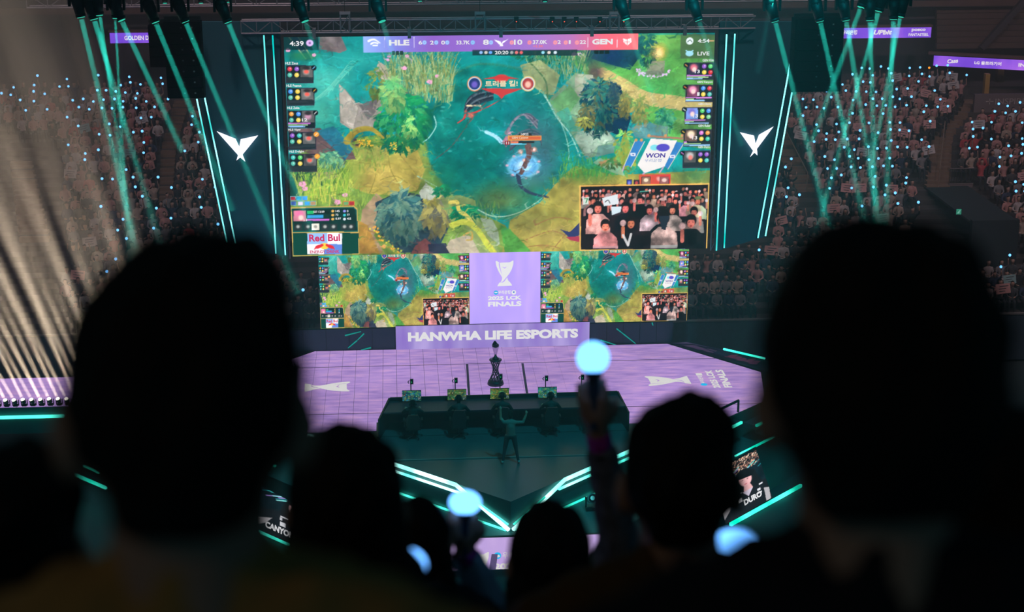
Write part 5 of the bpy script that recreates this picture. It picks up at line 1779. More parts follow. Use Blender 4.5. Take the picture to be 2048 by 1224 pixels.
# ------------------------------------------------------------------ far stand with its public
ROW_Y0, ROW_DY, ROW_Z0, ROW_DZ, NROW = 10.0, .83, -1.05, .25, 25
CONC = surf('stand_concrete', (.05, .042, .045), .9, 0, .3, .6)
STAIR = surf('aisle_steps', (.16, .10, .07), .85, 0, .25, 2)
stand = link('grandstand', None, None, (0, 0, 0))
tag(stand, 'stepped concrete grandstand behind the stage', None, None, 'structure')
for r in range(NROW):
    y, z = ROW_Y0 + r * ROW_DY, ROW_Z0 + r * ROW_DZ
    MB().box((2, y + ROW_DY / 2 - .2, (z - 3.0) / 2), (76, ROW_DY, z + 3.0)).build('terrace_step', CONC, stand)
MB().box((2, ROW_Y0 - .7, -1.9), (76, .12, 2.0)).build('front_wall', surf('front_wall_blue', (.03, .05, .08), .9, 0, .5, 6), stand)
MB().box((2, ROW_Y0 - .7, -.86), (76, .16, .06)).build('front_wall_cap', surf('wall_cap', (.16, .15, .15), .6), stand)


def WS(px, py):
    """point on the stand's slope seen at a pixel"""
    k = ROW_DZ / ROW_DY
    r = ray(px, py)
    t = (ROW_Z0 + k * (CAM.y - ROW_Y0) - CAM.z) / (r.z - k * r.y)
    return CAM + r * t


def interp(pts, y):
    pts = sorted(pts, key=lambda p: p[1])
    if y <= pts[0][1]:
        return pts[0][0]
    for (xa, ya), (xb, yb) in zip(pts, pts[1:]):
        if y <= yb:
            return xa + (xb - xa) * (y - ya) / max(1e-6, yb - ya)
    return pts[-1][0]


AISLES = [('seats beside the wing panel with the word LIVE', [(1530, 262), (1594, 384)], [(1572, 262), (1632, 384)], 1560),
          ('INSPIRE wall', [(1853, 377), (1862, 288), (1878, 268), (1921, 224), (1928, 206)], [(1900, 377), (1904, 290), (1908, 268), (1931, 240), (1948, 206)], 1880),
          ('GOLDEN DE board', [(348, 206), (322, 300), (318, 400)], [(378, 206), (352, 300), (344, 400)], 340),
          ('tan haze', [(20, 330), (38, 480)], [(62, 330), (98, 480)], 60)]
for nm, lft, rgt, xm in AISLES:
    o = link('aisle_stairs', None, None, (0, 0, 0))
    tag(o, 'brown aisle stairs climbing the stand near the ' + nm, None, None, 'structure')
    y0, y1 = min(p[1] for p in lft), max(p[1] for p in lft)
    a, b = WS(interp(lft, y1), y1), WS(interp(lft, y0), y0)
    n = int(abs(b.y - a.y) / (ROW_DY / 2)) + 1
    for k in range(n):
        Yk = a.y + (b.y - a.y) * k / max(1, n - 1)
        py = None
        lo_, hi_ = y0, y1
        for _ in range(18):
            mid = (lo_ + hi_) / 2
            if WS(interp(lft, mid), mid).y > Yk:
                lo_ = mid
            else:
                hi_ = mid
        mid = (lo_ + hi_) / 2
        pl, prr = WS(interp(lft, mid), mid), WS(interp(rgt, mid), mid)
        zt2 = pl.z + .12
        MB().box(((pl.x + prr.x) / 2, Yk + .2, zt2 - .15), (max(.3, prr.x - pl.x), ROW_DY / 2 + .02, .3)).build('step', STAIR, o)
    if nm in ('INSPIRE wall', 'seats beside the wing panel with the word LIVE'):
        A_, B_ = WS((interp(lft, y1) + interp(rgt, y1)) / 2, y1), WS((interp(lft, y0) + interp(rgt, y0)) / 2, y0)
        rail = MB()
        m1 = WS((interp(lft, 280) + interp(rgt, 280)) / 2, 280)
        rail.tube(A_ + Vector((0, 0, .95)), m1 + Vector((0, 0, .95)), .03, n=6)
        for q in (A_, m1):
            rail.tube(q, q + Vector((0, 0, .95)), .025, n=6)
        rail.build('centre_rail', surf('rail_brown', (.2, .14, .1), .5), o)

# gangway wall with exit sign, parapet lettering, columns
PAR = surf('parapet_grey', (.13, .10, .11), .85, 0, .15, 1)
gl, gr, gb = WS(1852, 380), WS(1940, 380), WS(1900, 540)
gw = link('gangway_wall', None, None, (0, 0, 0))
tag(gw, 'dark gangway wall with a landing in the grandstand', None, None, 'structure')
MB().box(((gl.x + gr.x) / 2, gb.y + .25, (gl.z - 3) / 2 + .1), (gr.x - gl.x, .3, gl.z + 3.2)).build('wall_face', surf('gangway_teal', (.010, .020, .026), .9), gw)
MB().box(((gl.x + gr.x) / 2, (gb.y + gl.y) / 2 + .3, gl.z + .05), (gr.x - gl.x, gl.y - gb.y, .1)).build('landing', MATS['gangway_teal'], gw)
ex = empty('exit_sign', tuple(WS(1917, 423)), 0, 'small green exit sign on the dark gangway wall', 'sign')
ex.location = W(1917, 423, Y=gb.y - .02)
MB().box((0, 0, 0), (.26, .06, .28)).build('housing', DARKMETAL, ex)
MB().box((0, -.04, 0), (.22, .02, .24)).build('lit_face', glow('exit_green', (.03, .22, .14), 1.0, sample=False), ex)
MB().tube((.02, -.055, .05), (.05, -.055, .05), .025, n=8).box((.0, -.056, -.02), (.05, .01, .09)).box((-.03, -.056, -.05), (.09, .01, .03)).build('running_figure', glow('exit_pale', (.2, .5, .4), 1.0, sample=False), ex)
ry0 = WS(1900, 372)
rg = empty('guard_rail', (W(1897, 378, Y=ry0.y).x, ry0.y, ry0.z), 0, 'dark guard rail of upright bars beside the foot of the aisle stairs', 'railing')
wr = W(1945, 378, Y=ry0.y).x - rg.location.x
for zz in (.1, .85):
    MB().tube((0, 0, zz), (wr, 0, zz), .03, n=6).build('rail', PAR, rg)
for k in range(11):
    MB().tube((wr * k / 10, 0, 0), (wr * k / 10, 0, .85), .015, n=5).build('bar', DARKMETAL, rg)
MB().box((wr / 2, .06, -.1), (wr, .2, .35)).build('plinth', PAR, rg)
iy = WS(1960, 226).y
p0, p1 = W(1947, 226, Y=iy), W(1947, 189, Y=iy)
pp = empty('parapet', tuple(p0), 0, 'grey concrete parapet with INSPIRE lettering above the seats', 'parapet')
q1 = W(2110, 226, Y=iy)
MB().box(((q1.x - p0.x) / 2, .1, (p1.z - p0.z) / 2), (q1.x - p0.x, .2, p1.z - p0.z)).build('wall_face', PAR, pp)
LET_GREY = surf('parapet_letters', (.34, .28, .28), .6)
T('INSPIRE', 1990, 197, 2052, 209, LET_GREY, .01, 0, pp, iy)
MB().box((W(1979, 203, Y=iy).x - p0.x, -.02, W(1979, 203, Y=iy).z - p0.z), (.4, .02, .05)).box((W(1979, 203, Y=iy).x - p0.x, -.02, W(1979, 203, Y=iy).z - p0.z), (.05, .02, .3)).build('star_mark', LET_GREY, pp)
OCH = surf('ochre_column', (.36, .21, .05), .7)
for (xa, xb, yb, Y) in ((1966, 1975, 192, iy + 1.2), (1992, 2005, 160, iy + 3.0)):
    pa, pb = W(xa, yb, Y=Y), W(xb, yb, Y=Y)
    z0 = pa.z
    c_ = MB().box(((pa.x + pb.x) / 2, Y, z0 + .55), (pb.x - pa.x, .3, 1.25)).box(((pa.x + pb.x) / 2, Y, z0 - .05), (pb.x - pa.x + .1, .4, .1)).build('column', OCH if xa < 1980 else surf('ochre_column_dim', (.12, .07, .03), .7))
    tag(c_, 'ochre concourse column under the slanted ribbon board' if xa < 1980 else 'dim ochre column further back in the concourse', None, None, 'structure')

# back of the hall
BACK = surf('back_wall_plum', (.045, .038, .05), .9, 0, .2, .3)
MB().box((0, 33.5, 8), (130, .4, 24)).build('wall_back', BACK)['kind'] = 'structure'
BAL = surf('balcony_brown', (.10, .055, .05), .85, 0, .3, .8)
ub = link('upper_balcony', None, None, (0, 0, 0))
tag(ub, 'dark upper balcony with empty brown seat rows', None, None, 'structure')
for k in range(6):
    MB().box((0, 31.2 + k * .35, 9.35 + k * .38), (120, .3, .3)).build('seat_row', BAL if k % 3 == 0 else BACK, ub)
o = link('side_balcony', None, None, (0, 0, 0))
tag(o, 'dark brown upper balcony seats above the slanted ribbon board', None, None, 'structure')
for k in range(7):
    pA, pB = W(1872, 92 - k * 12, Y=30.4 + k * .2), W(2110, 100 - k * 12, Y=30.4 + k * .2)
    MB().box(((pA.x + pB.x) / 2, 30.4 + k * .2, pA.z), (pB.x - pA.x, .3, .27)).build('seat_row', surf('balcony_seat', (.085, .05, .045), .9), o)
MB().box((W(1990, 60, Y=31).x, 30.0, W(1990, 50, Y=30).z), (.3, .3, 3.2), Matrix.Rotation(.7, 3, 'Y')).build('stair_rail', BACK, o)

# spectators
SHIRT = object_tint('spectator_top')
PANTS = TROUSER
mats4 = [SHIRT, SKIN, HAIR, PANTS]
variants = {}
for key, arm, lean, lh in (('lap', 'lap', 0, False), ('lap_long', 'lap', -.04, True), ('up', 'up', -.02, False), ('up_long', 'up', 0, True), ('sign', 'sign', 0, False), ('both', 'both', -.03, False)):
    variants[key] = fuse('spectator_' + key, seated(arm, lean, lh), .035, mats4, seated_class(lean, lh), 1, 620)
TOPS = [('white', (.38, .33, .33)), ('black', (.012, .012, .016)), ('grey', (.16, .15, .16)), ('pink', (.36, .18, .17)), ('navy', (.02, .03, .07)), ('cream', (.30, .23, .19)), ('red', (.35, .04, .05)), ('charcoal', (.04, .04, .045))]
TW = [5, 7, 3, 3, 4, 3, .5, 4]
OCC = [[(372, 0), (1612, 0), (1600, 112), (1534, 474), (1430, 508), (575, 514), (452, 494)], [(636, 500), (1378, 500), (1378, 645), (636, 662)], [(296, 0), (406, 0), (406, 197), (332, 197), (332, 136), (296, 136)], [(1586, 0), (1688, 0), (1688, 180), (1586, 180)]]


def in_poly(x, y, P):
    r = False
    for (ax, ay), (bx, by) in zip(P, P[1:] + P[:1]):
        if (ay > y) != (by > y) and x < (bx - ax) * (y - ay) / (by - ay) + ax:
            r = not r
    return r


def in_head(x, y):
    return ((x - 372) / 215) ** 2 + ((y - 720) / 235) ** 2 < 1 or ((x - 1760) / 230) ** 2 + ((y - 690) / 245) ** 2 < 1


def blocked(p):
    x, y = PX(p)
    if gl.x - .5 < p.x < gr.x + .5 and gb.y - .8 < p.y < gl.y + .7:
        return True
    for nm, lft, rgt, xm in AISLES:
        ya, yb = min(q[1] for q in lft), max(q[1] for q in lft)
        if ya - 8 < y < yb + 6 and interp(lft, y) - 9 < x < interp(rgt, y) + 9:
            return True
    if 1826 < x < 1962 and 362 < y < 575:
        return True
    if 1590 < x < 1645 and 384 < y < 440:
        return True
    if x > 1938 and y < 236:
        return True
    if x < 100 and y > 300:
        return True
    return x < 130 and y > 245 + 0.3 * x


R = random.Random(11)
spots = []
for r in range(NROW - 1):
    y, z = ROW_Y0 + r * ROW_DY, ROW_Z0 + r * ROW_DZ
    x = -34.0 + R.random() * .4
    while x < 38:
        x += .46 + R.random() * .10
        p = Vector((x, y + .22 + R.uniform(-.06, .06), z))
        hx, hy = PX(p + Vector((0, 0, 1.1)))
        if hx < -20 or hx > 2075 or hy > 760 or R.random() < .07:
            continue
        if blocked(p + Vector((0, 0, .6))) or in_head(hx, hy) or any(in_poly(hx, hy, P) for P in OCC):
            continue
        if hy > 655 and hx > 1380:
            continue
        spots.append((p, hx, hy))


def where(hx, hy):
    if hx < 300:
        return 'under the GOLDEN DE board'
    if hx < 640:
        return 'beside the tall line array'
    if hx < 1560 or hy > 430 and hx < 1700:
        return 'beside the smaller LED screen'
    if hx < 1860:
        return 'under the posco board'
    return 'under the INSPIRE parapet'


spots.sort(key=lambda s: (s[0] - CAM).length + (6 if s[1] < 330 else 0))
STICK_BLUE = glow('light_stick_blue', rgb(105, 185, 255), 2.2, sample=False)
STICK_AMBER = glow('light_stick_amber', rgb(255, 150, 40), 1.5, sample=False)
mb = MB()
mb.tube((0, 0, 0), (0, 0, .12), .018, .022, 6)
mb.m = 1
mb.sphere((0, 0, .18), .062, 10, 6)
stick_me = mb.mesh('light_stick', [BLACK, STICK_BLUE])
amber_me = stick_me.copy()
amber_me.materials[1] = STICK_AMBER
PAPER = [surf('paper_pale', (.42, .38, .38), .9), surf('paper_pink', (.5, .26, .25), .9), surf('paper_teal', (.2, .32, .32), .9)]
sign_me = []
for pm in PAPER:
    mb = MB().box((0, 0, 0), (.58, .012, .4))
    mb.m = 1
    for k in range(3):
        mb.box((R.uniform(-.05, .05), -.008, .1 - k * .1), (.36 - .06 * k, .006, .03))
    sign_me.append(mb.mesh('hand_sign', [pm, surf('marker_ink', (.05, .05, .06), .8)]))
crowd = {k: [] for k in variants}
nstick = nsign = 0
for k, (p, hx, hy) in enumerate(spots):
    low = hy > 455 and hx > 1300 or (hx < 640 and hy > 480)
    q = R.random()
    rate = .55 if (hx < 345 and hy < 250) else .30 if hx < 600 else .66 if hy < 430 else .6 if hx > 1900 else .04
    if low and hx < 1700:
        rate = .03
    key = 'lap' if R.random() < .6 else 'lap_long'
    if q < rate:
        key = 'up' if R.random() < .6 else 'up_long'
    elif q < rate + (.07 if hx > 1300 else .03):
        key = 'sign'
    elif q < rate + .1:
        key = 'both'
    ci = R.choices(range(8), TW)[0]
    rz = R.uniform(-.25, .25) + (-.12 if hx > 1500 else .12)
    sc_ = R.uniform(.94, 1.06)
    M = Matrix.Translation(p) @ Matrix.Rotation(rz, 4, 'Z') @ Matrix.Scale(sc_, 4)
    wh = where(hx, hy)
    if k < 298:
        act = {'up': 'raising one arm', 'up_long': 'raising one arm', 'sign': 'holding a sign', 'both': 'raising both arms'}.get(key, 'sitting')
        o = link('person', variants[key], None)
        o.matrix_world = M
        o.color = (*TOPS[ci][1], 1)
        tag(o, '%s spectator in %s top %s in the stand %s' % ('long-haired' if 'long' in key else 'short-haired', TOPS[ci][0], act, wh), 'person', 'spectators in the far stand')
    else:
        crowd[key].append((M, ci))
    if key in ('up', 'up_long') and nstick < 296:
        amber = R.random() < .012
        o = link('light_stick', amber_me if amber else stick_me, None)
        o.matrix_world = M @ Matrix.Translation((.22, -.2 + (-.02 if key == 'up' else 0), 1.43)) @ Matrix.Rotation(R.uniform(-.3, .3), 4, 'Y')
        tag(o, ('amber' if amber else 'blue') + ' glowing light stick held up in the stand ' + wh, 'light stick', 'light sticks in the far stand')
        nstick += 1
    if key == 'sign' and nsign < 120:
        o = link('hand_sign', sign_me[R.choices((0, 1, 2), (5, 5, 1))[0]], None)
        o.matrix_world = M @ Matrix.Translation((0, -.37, 1.06)) @ Matrix.Rotation(R.uniform(-.25, .25), 4, 'Y') @ Matrix.Rotation(-.25, 4, 'X')
        nm = {'paper_pale': 'pale', 'paper_pink': 'pink', 'paper_teal': 'teal'}[o.data.materials[0].name]
        tag(o, nm + ' paper sign held by a spectator in the stand ' + wh, 'sign', 'paper signs in the far stand')
        nsign += 1
if any(crowd.values()):
    V, F, MI = [], [], []
    off_ = 0
    for key, lst in crowd.items():
        me = variants[key]
        n = len(me.vertices)
        co = np.empty(n * 3, np.float32)
        me.vertices.foreach_get('co', co)
        co = co.reshape(-1, 3)
        fs = [tuple(p.vertices) for p in me.polygons]
        mi = [p.material_index for p in me.polygons]
        for M, ci in lst:
            A = np.array(M)
            V.append(co @ A[:3, :3].T + A[:3, 3])
            F += [tuple(i + off_ for i in f) for f in fs]
            MI += mi
            off_ += n
    me = bpy.data.meshes.new('crowd')
    me.from_pydata(np.concatenate(V).tolist(), [], F)
    ramp = []
    for (nm, c_), w in zip(TOPS, TW):
        ramp += [c_] * max(1, int(w / 1.5))
    R.shuffle(ramp)
    for mt in (island_tint('crowd_tops', ramp[:20]), SKIN, HAIR, PANTS):
        me.materials.append(mt)
    me.polygons.foreach_set('material_index', MI)
    me.update()
    tag(link('crowd', me), 'dense crowd of seated spectators filling the higher rows of the far stand', 'crowd', None, 'stuff')
# ------------------------------------------------------------------ trophy on its lattice pedestal
SILVER = surf('polished_silver', (.62, .58, .66), .22, .9, .1, 3)
PEDM = surf('pedestal_gunmetal', (.015, .02, .028), .35, .4)
pd_ = empty('pedestal', (0.02, -.02, 0), 0, 'dark round pedestal with a waisted lattice of rods at centre stage', 'pedestal')
MB().lathe((0, 0, 0), [(.29, 0), (.3, .02), (.27, .13), (.24, .16)], 28).build('base', PEDM, pd_, True)
MB().lathe((0, 0, .88), [(.19, 0), (.225, .03), (.225, .06), (.2, .075)], 28).build('top_plate', PEDM, pd_, True)
for k in range(11):
    for s in (-1, 1):
        a0, a1 = k * 2 * math.pi / 11, k * 2 * math.pi / 11 + s * 2.2
        MB().tube((.225 * math.cos(a0), .225 * math.sin(a0), .15), (.19 * math.cos(a1), .19 * math.sin(a1), .9), .011, n=5).build('lattice_rod', PEDM, pd_)
tr = empty('trophy', (0.02, -.02, .955), 0, 'silver cup trophy with a peaked rim on the lattice pedestal', 'trophy')
MB().lathe((0, 0, 0), [(.125, 0), (.115, .03), (.05, .10), (.04, .14)], 20).build('foot', PEDM, tr, True)
MB().lathe((0, 0, .13), [(.035, 0), (.05, .06), (.085, .18), (.115, .30), (.125, .38), (.118, .385), (.07, .2), (.02, .06)], 24).build('cup', SILVER, tr, True)
mb = MB()
for k in range(24):
    a0, a1 = k * 2 * math.pi / 24, (k + 1) * 2 * math.pi / 24
    h = lambda a: .03 + .11 * max(0, math.cos(a - 1.7)) ** 6 + .05 * max(0, math.cos(a + 1.3)) ** 6
    mb.prism([(.128 * math.cos(a0), .128 * math.sin(a0), .49), (.128 * math.cos(a1), .128 * math.sin(a1), .49), (.125 * math.cos(a1), .125 * math.sin(a1), .51 + h(a1)), (.125 * math.cos(a0), .125 * math.sin(a0), .51 + h(a0))],
             (-.02 * math.cos((a0 + a1) / 2), -.02 * math.sin((a0 + a1) / 2), 0))
mb.build('rim', PEDM, tr)

# ------------------------------------------------------------------ players' desk
DESK = surf('desk_black', (.012, .018, .022), .45)
dk = empty('gaming_desk', (.1, -4.0, 0), 0, 'long black gaming desk with chamfered ends at the front of the stage', 'desk')
c = Vector(dk.location)
MB().prism([Vector(p) - c for p in ((-3.73, -3.5, .78), (3.93, -3.42, .78), (4.08, -4.5, .78), (-3.95, -4.55, .78))], (0, 0, -.05)).build('tabletop', surf('desk_top', (.035, .024, .04), .5), dk)
MB().prism([Vector(p) - c for p in ((-3.73, -3.5, 0.01), (3.93, -3.42, 0.01), (3.93, -3.42, .9), (-3.73, -3.5, .9))], (0, .05, 0)).build('modesty_panel', DESK, dk)
MB().prism([Vector(p) - c for p in ((-3.73, -3.5, 0.01), (-4.08, -4.95, 0.01), (-4.08, -4.95, .7), (-3.73, -3.5, .9))], (-.05, 0, 0)).build('end_panel', DESK, dk)
MB().prism([Vector(p) - c for p in ((3.93, -3.42, 0.01), (4.1, -4.85, 0.01), (4.1, -4.85, .7), (3.93, -3.42, .9))], (.05, 0, 0)).build('end_panel', DESK, dk)

SCREENM = led_print('monitor_picture', .95)
seat_x = [W(823.5, 795, Y=-3.75).x, W(914, 798, Y=-3.75).x, W(999.5, 793, Y=-3.75).x, W(1095, 792, Y=-3.75).x, W(1176, 790, Y=-3.75).x]
order = ['seat at the HANWHA end', 'second seat from the HANWHA end', 'seat before the trophy', 'seat between trophy and raised arm', 'seat behind the raised arm']
JERSEY = surf('black_jersey', (.010, .013, .015), .7)
CHAIR = surf('gaming_chair_black', (.008, .010, .012), .5)


def player_prims(head_dz=0.0):
    P = [('e', (0, 0, .52), (.19, .16, .12)), ('c', (0, 0, .52), .16, (0, .02, .9), .16), ('e', (0, .04, .99 + head_dz * .5), (.22, .12, .13)), ('c', (0, .05, 1.05 + head_dz), .06, (0, .07, 1.16 + head_dz), .055), ('e', (0, .08, 1.26 + head_dz), (.085, .1, .125))]
    for s in (-1, 1):
        P += [('c', (s * .1, 0, .5), .09, (s * .13, .45, .5), .07), ('c', (s * .13, .45, .5), .06, (s * .13, .42, .08), .045), ('e', (s * .13, .48, .05), (.045, .12, .05)),
              ('c', (s * .2, .03, 1.0 + head_dz * .5), .062, (s * .33, .12, .82), .05), ('c', (s * .33, .12, .82), .046, (s * .24, .42, .84), .036), ('e', (s * .23, .48, .84), (.045, .07, .03))]
        for f in range(4):
            P.append(('c', (s * (.2 + f * .02), .52, .84), .011, (s * (.2 + f * .02), .575 - .008 * abs(f - 1.5), .825), .009))
        P.append(('c', (s * .19, .46, .84), .012, (s * .165, .51, .83), .010))
    return P


def pl_class(dz):
    def f(c):
        if c.z > 1.13 + dz and abs(c.x) < .14:
            return 2 if (c.z > 1.3 + dz or c.y < .09) else 1
        if c.z < .56:
            return 3
        if c.y > .34 and c.z > .6:
            return 1
        return 0
    return f


for k, x in enumerate(seat_x):
    dz = (-.13, .0, .06, .02, .02)[k]
    # monitor
    m = empty('monitor', (x, -3.72, .78), 0, 'flat monitor on the gaming desk at the ' + order[k], 'monitor')
    MB().box((0, .02, .25), (.635, .035, .38)).build('bezel', BLACK, m)
    MB().box((0, .1, .0), (.24, .18, .02)).tube((0, .1, 0), (0, .06, .2), .025, n=8).build('stand', DARKMETAL, m)
    im = Canvas(0, 0, 62, 37, 1.2, (40, 70, 60), 20 + k)
    im.rect(0, 0, 62, 37, [(30, 90, 110), (70, 90, 50), (80, 100, 40), (40, 110, 110), (60, 90, 70)][k], 1, .6)
    for j in range(70):
        im.ell(im.rng.random() * 62, im.rng.random() * 37, 2 + im.rng.random() * 4, 1.5 + im.rng.random() * 3, [(40, 120, 60), (110, 120, 50), (20, 90, 110), (150, 130, 60), (30, 60, 50), (90, 160, 90)][int(im.rng.random() * 6)], .7, .5)
    for j in range(9):
        im.ell(im.rng.random() * 62, im.rng.random() * 37, 1.6, 1.2, [(240, 120, 60), (250, 240, 200), (90, 200, 250)][j % 3], .95, .4)
    im.rect(50, 25, 61, 36, (26, 50, 60), .9)
    for j in range(10):
        im.ell(51 + im.rng.random() * 9, 26 + im.rng.random() * 9, 1, 1, (180, 200, 190), .9, .4)
    d = im.led_mesh('display', (-.31, -.002, .07), (.62, 0, 0), (0, 0, .36), 60, 36, m, SCREENM)
    # face camera on a pole
    fc = empty('face_camera', (x + (-.02, -.05, .02, -.05, -.2)[k], -3.56, .78), 0, 'small face camera on a thin pole at the ' + order[k], 'camera')
    hh = .62 if k != 2 else .72
    MB().tube((0, 0, .0), (0, 0, hh), .018, n=6).build('pole', BLACK, fc)
    MB().lathe((0, 0, 0), [(.07, 0), (.07, .015)], 12).build('base', BLACK, fc)
    bd = MB().box((.03, 0, hh + .08), (.11, .08, .17)).tube((.02, 0, hh), (.0, 0, hh + .02), .03, n=6).build('camera_body', BLACK, fc)
    MB().tube((-.06, -.02, hh + .02), (-.1, -.02, hh + .07), .014, n=6).tube((-.1, -.02, hh + .07), (-.05, -.02, hh + .13), .014, n=6).build('bracket', BLACK, bd)
    MB().box((.02, -.05, hh + .08), (.025, .01, .025)).build('tally_light', glow('tally_green', (.02, .6, .15), 1.0, sample=False), bd)
    # player
    o = link('person', fuse('player_body', player_prims(dz), .022, [JERSEY, SKIN, HAIR, TROUSER], pl_class(dz), 2), None, (x + .02, -4.78, 0))
    tag(o, 'player in black with headset at the gaming desk, ' + order[k], 'person', None)
    hs = MB()
    for s in (-1, 1):
        hs.tube((s * .08, .08, 1.25 + dz), (s * .125, .08, 1.25 + dz), .055, n=10)
    for j in range(8):
        a0, a1 = math.pi * j / 8, math.pi * (j + 1) / 8
        hs.tube((.105 * math.cos(a0), .075, 1.27 + dz + .125 * math.sin(a0)), (.105 * math.cos(a1), .075, 1.27 + dz + .125 * math.sin(a1)), .016, n=6)
    hs.build('headset', BLACK, o)
    MB().prism([(-.06, -.163, .86), (.06, -.163, .86), (.06, -.163, .80), (0, -.163, .74), (-.06, -.163, .80)], (0, -.006, 0)).build('jersey_crest', surf('crest_teal', (.05, .12, .12), .6), o)
    # keyboard
    kb = MB().box((0, 0, .012), (.36, .13, .022))
    for j in range(4):
        kb.box((0, -.045 + j * .03, .026), (.34, .022, .008))
    tag(kb.build('keyboard', DARKMETAL, None, False, (x - .08, -4.2, .78)), 'black keyboard on the desk at the ' + order[k], 'keyboard')
    # chair
    ch = empty('gaming_chair', (x + .02, -4.85, 0), 0, 'black gaming chair at the desk, ' + order[k], 'chair')
    MB().box((0, .05, .37), (.5, .5, .09)).build('seat', CHAIR, ch)
    MB().prism([(-.2, -.24, .42), (.2, -.24, .42), (.24, -.27, .75), (.15, -.3, 1.04 + dz), (-.15, -.3, 1.04 + dz), (-.24, -.27, .75)], (0, -.07, 0)).build('backrest', CHAIR, ch)
    MB().tube((0, 0, .08), (0, 0, .34), .03, n=8).build('gas_lift', DARKMETAL, ch)
    for j in range(5):
        a = j * 1.2566 + .3
        MB().tube((0, 0, .1), (.3 * math.cos(a), .3 * math.sin(a), .07), .025, .018, n=6).sphere((.3 * math.cos(a), .3 * math.sin(a), .035), .035, 8, 5).build('base_leg', DARKMETAL, ch)
    for s in (-1, 1):
        MB().box((s * .29, .04, .62), (.07, .26, .04)).box((s * .29, .0, .5), (.03, .05, .24)).build('armrest', CHAIR, ch)

# ------------------------------------------------------------------ coach standing with raised arms, back to the public
P = [('e', (0, 0, .92), (.17, .13, .12)), ('c', (0, 0, .95), .14, (0, .0, 1.25), .15), ('e', (0, 0, 1.36), (.21, .11, .11)), ('c', (0, .0, 1.42), .055, (0, .02, 1.52), .052), ('e', (0, .03, 1.62), (.082, .1, .12)), ('e', (0, .0, 1.65), (.092, .1, .115))]
for s in (-1, 1):
    P += [('c', (s * .1, 0, .9), .095, (s * .17, .02, .5), .07), ('c', (s * .17, .02, .5), .062, (s * .24, -.02, .1), .045), ('e', (s * .26, .02, .045), (.05, .13, .045))]
P += [('c', (-.2, 0, 1.36), .06, (-.30, .06, 1.48), .05), ('c', (-.30, .06, 1.48), .045, (-.31, .08, 1.74), .036), ('e', (-.31, .08, 1.8), (.035, .045, .06)),
      ('c', (.2, 0, 1.36), .06, (.40, .04, 1.34), .05), ('c', (.40, .04, 1.34), .045, (.50, .08, 1.58), .036), ('e', (.50, .08, 1.64), (.035, .045, .06))]
for hx_, hz_ in ((-.31, 1.8), (.5, 1.64)):
    for f in range(4):
        P.append(('c', (hx_ - .024 + f * .016, .08, hz_ + .03), .011, (hx_ - .03 + f * .02, .09, hz_ + .105 - .012 * abs(f - 1.5)), .009))
    P.append(('c', (hx_ + .03, .08, hz_ - .01), .012, (hx_ + .065, .09, hz_ + .035), .010))


def cf(c):
    if c.z > 1.49 and abs(c.x) < .14:
        return 2 if (c.z > 1.66 or c.y < .05) else 1
    if abs(c.x) > .22 and c.z > 1.45:
        return 1
    if c.z < .09:
        return 4
    return 3 if c.z < .95 else 0


o = link('person', fuse('coach_body', P, .02, [surf('grey_shirt', (.14, .12, .11), .8), SKIN, HAIR, TROUSER, surf('pale_shoes', (.2, .24, .24), .7)], cf, 2), None, (W(1021, 925, Z=0).x, W(1021, 925, Z=0).y, 0))
tag(o, 'person in a grey shirt standing with raised arms on the black prow behind the players', 'person')
# ------------------------------------------------------------------ spectators in the upper deck, seen from behind
EARSKIN = surf('skin_dark_side', (.25, .12, .09), .6, 0, .1, 8)
near_stand = link('near_stand', None, None, (0, 0, 0))
tag(near_stand, 'dark stepped rows of the upper deck under the front spectators', None, None, 'structure')
NEARC = surf('near_concrete', (.03, .03, .033), .9)
rows_done = {}


def row_floor(key, y, z):
    if key in rows_done:
        return
    rows_done[key] = (y, z)
    MB().box((CAM.x + .2, y + .12, z - .2), (7.5, .72 if key else .8, .4)).build('row_step', NEARC, near_stand)
    MB().box((CAM.x + .2, y - .02, z + .22), (7.5, .4, .42)).build('bench', NEARC, near_stand)


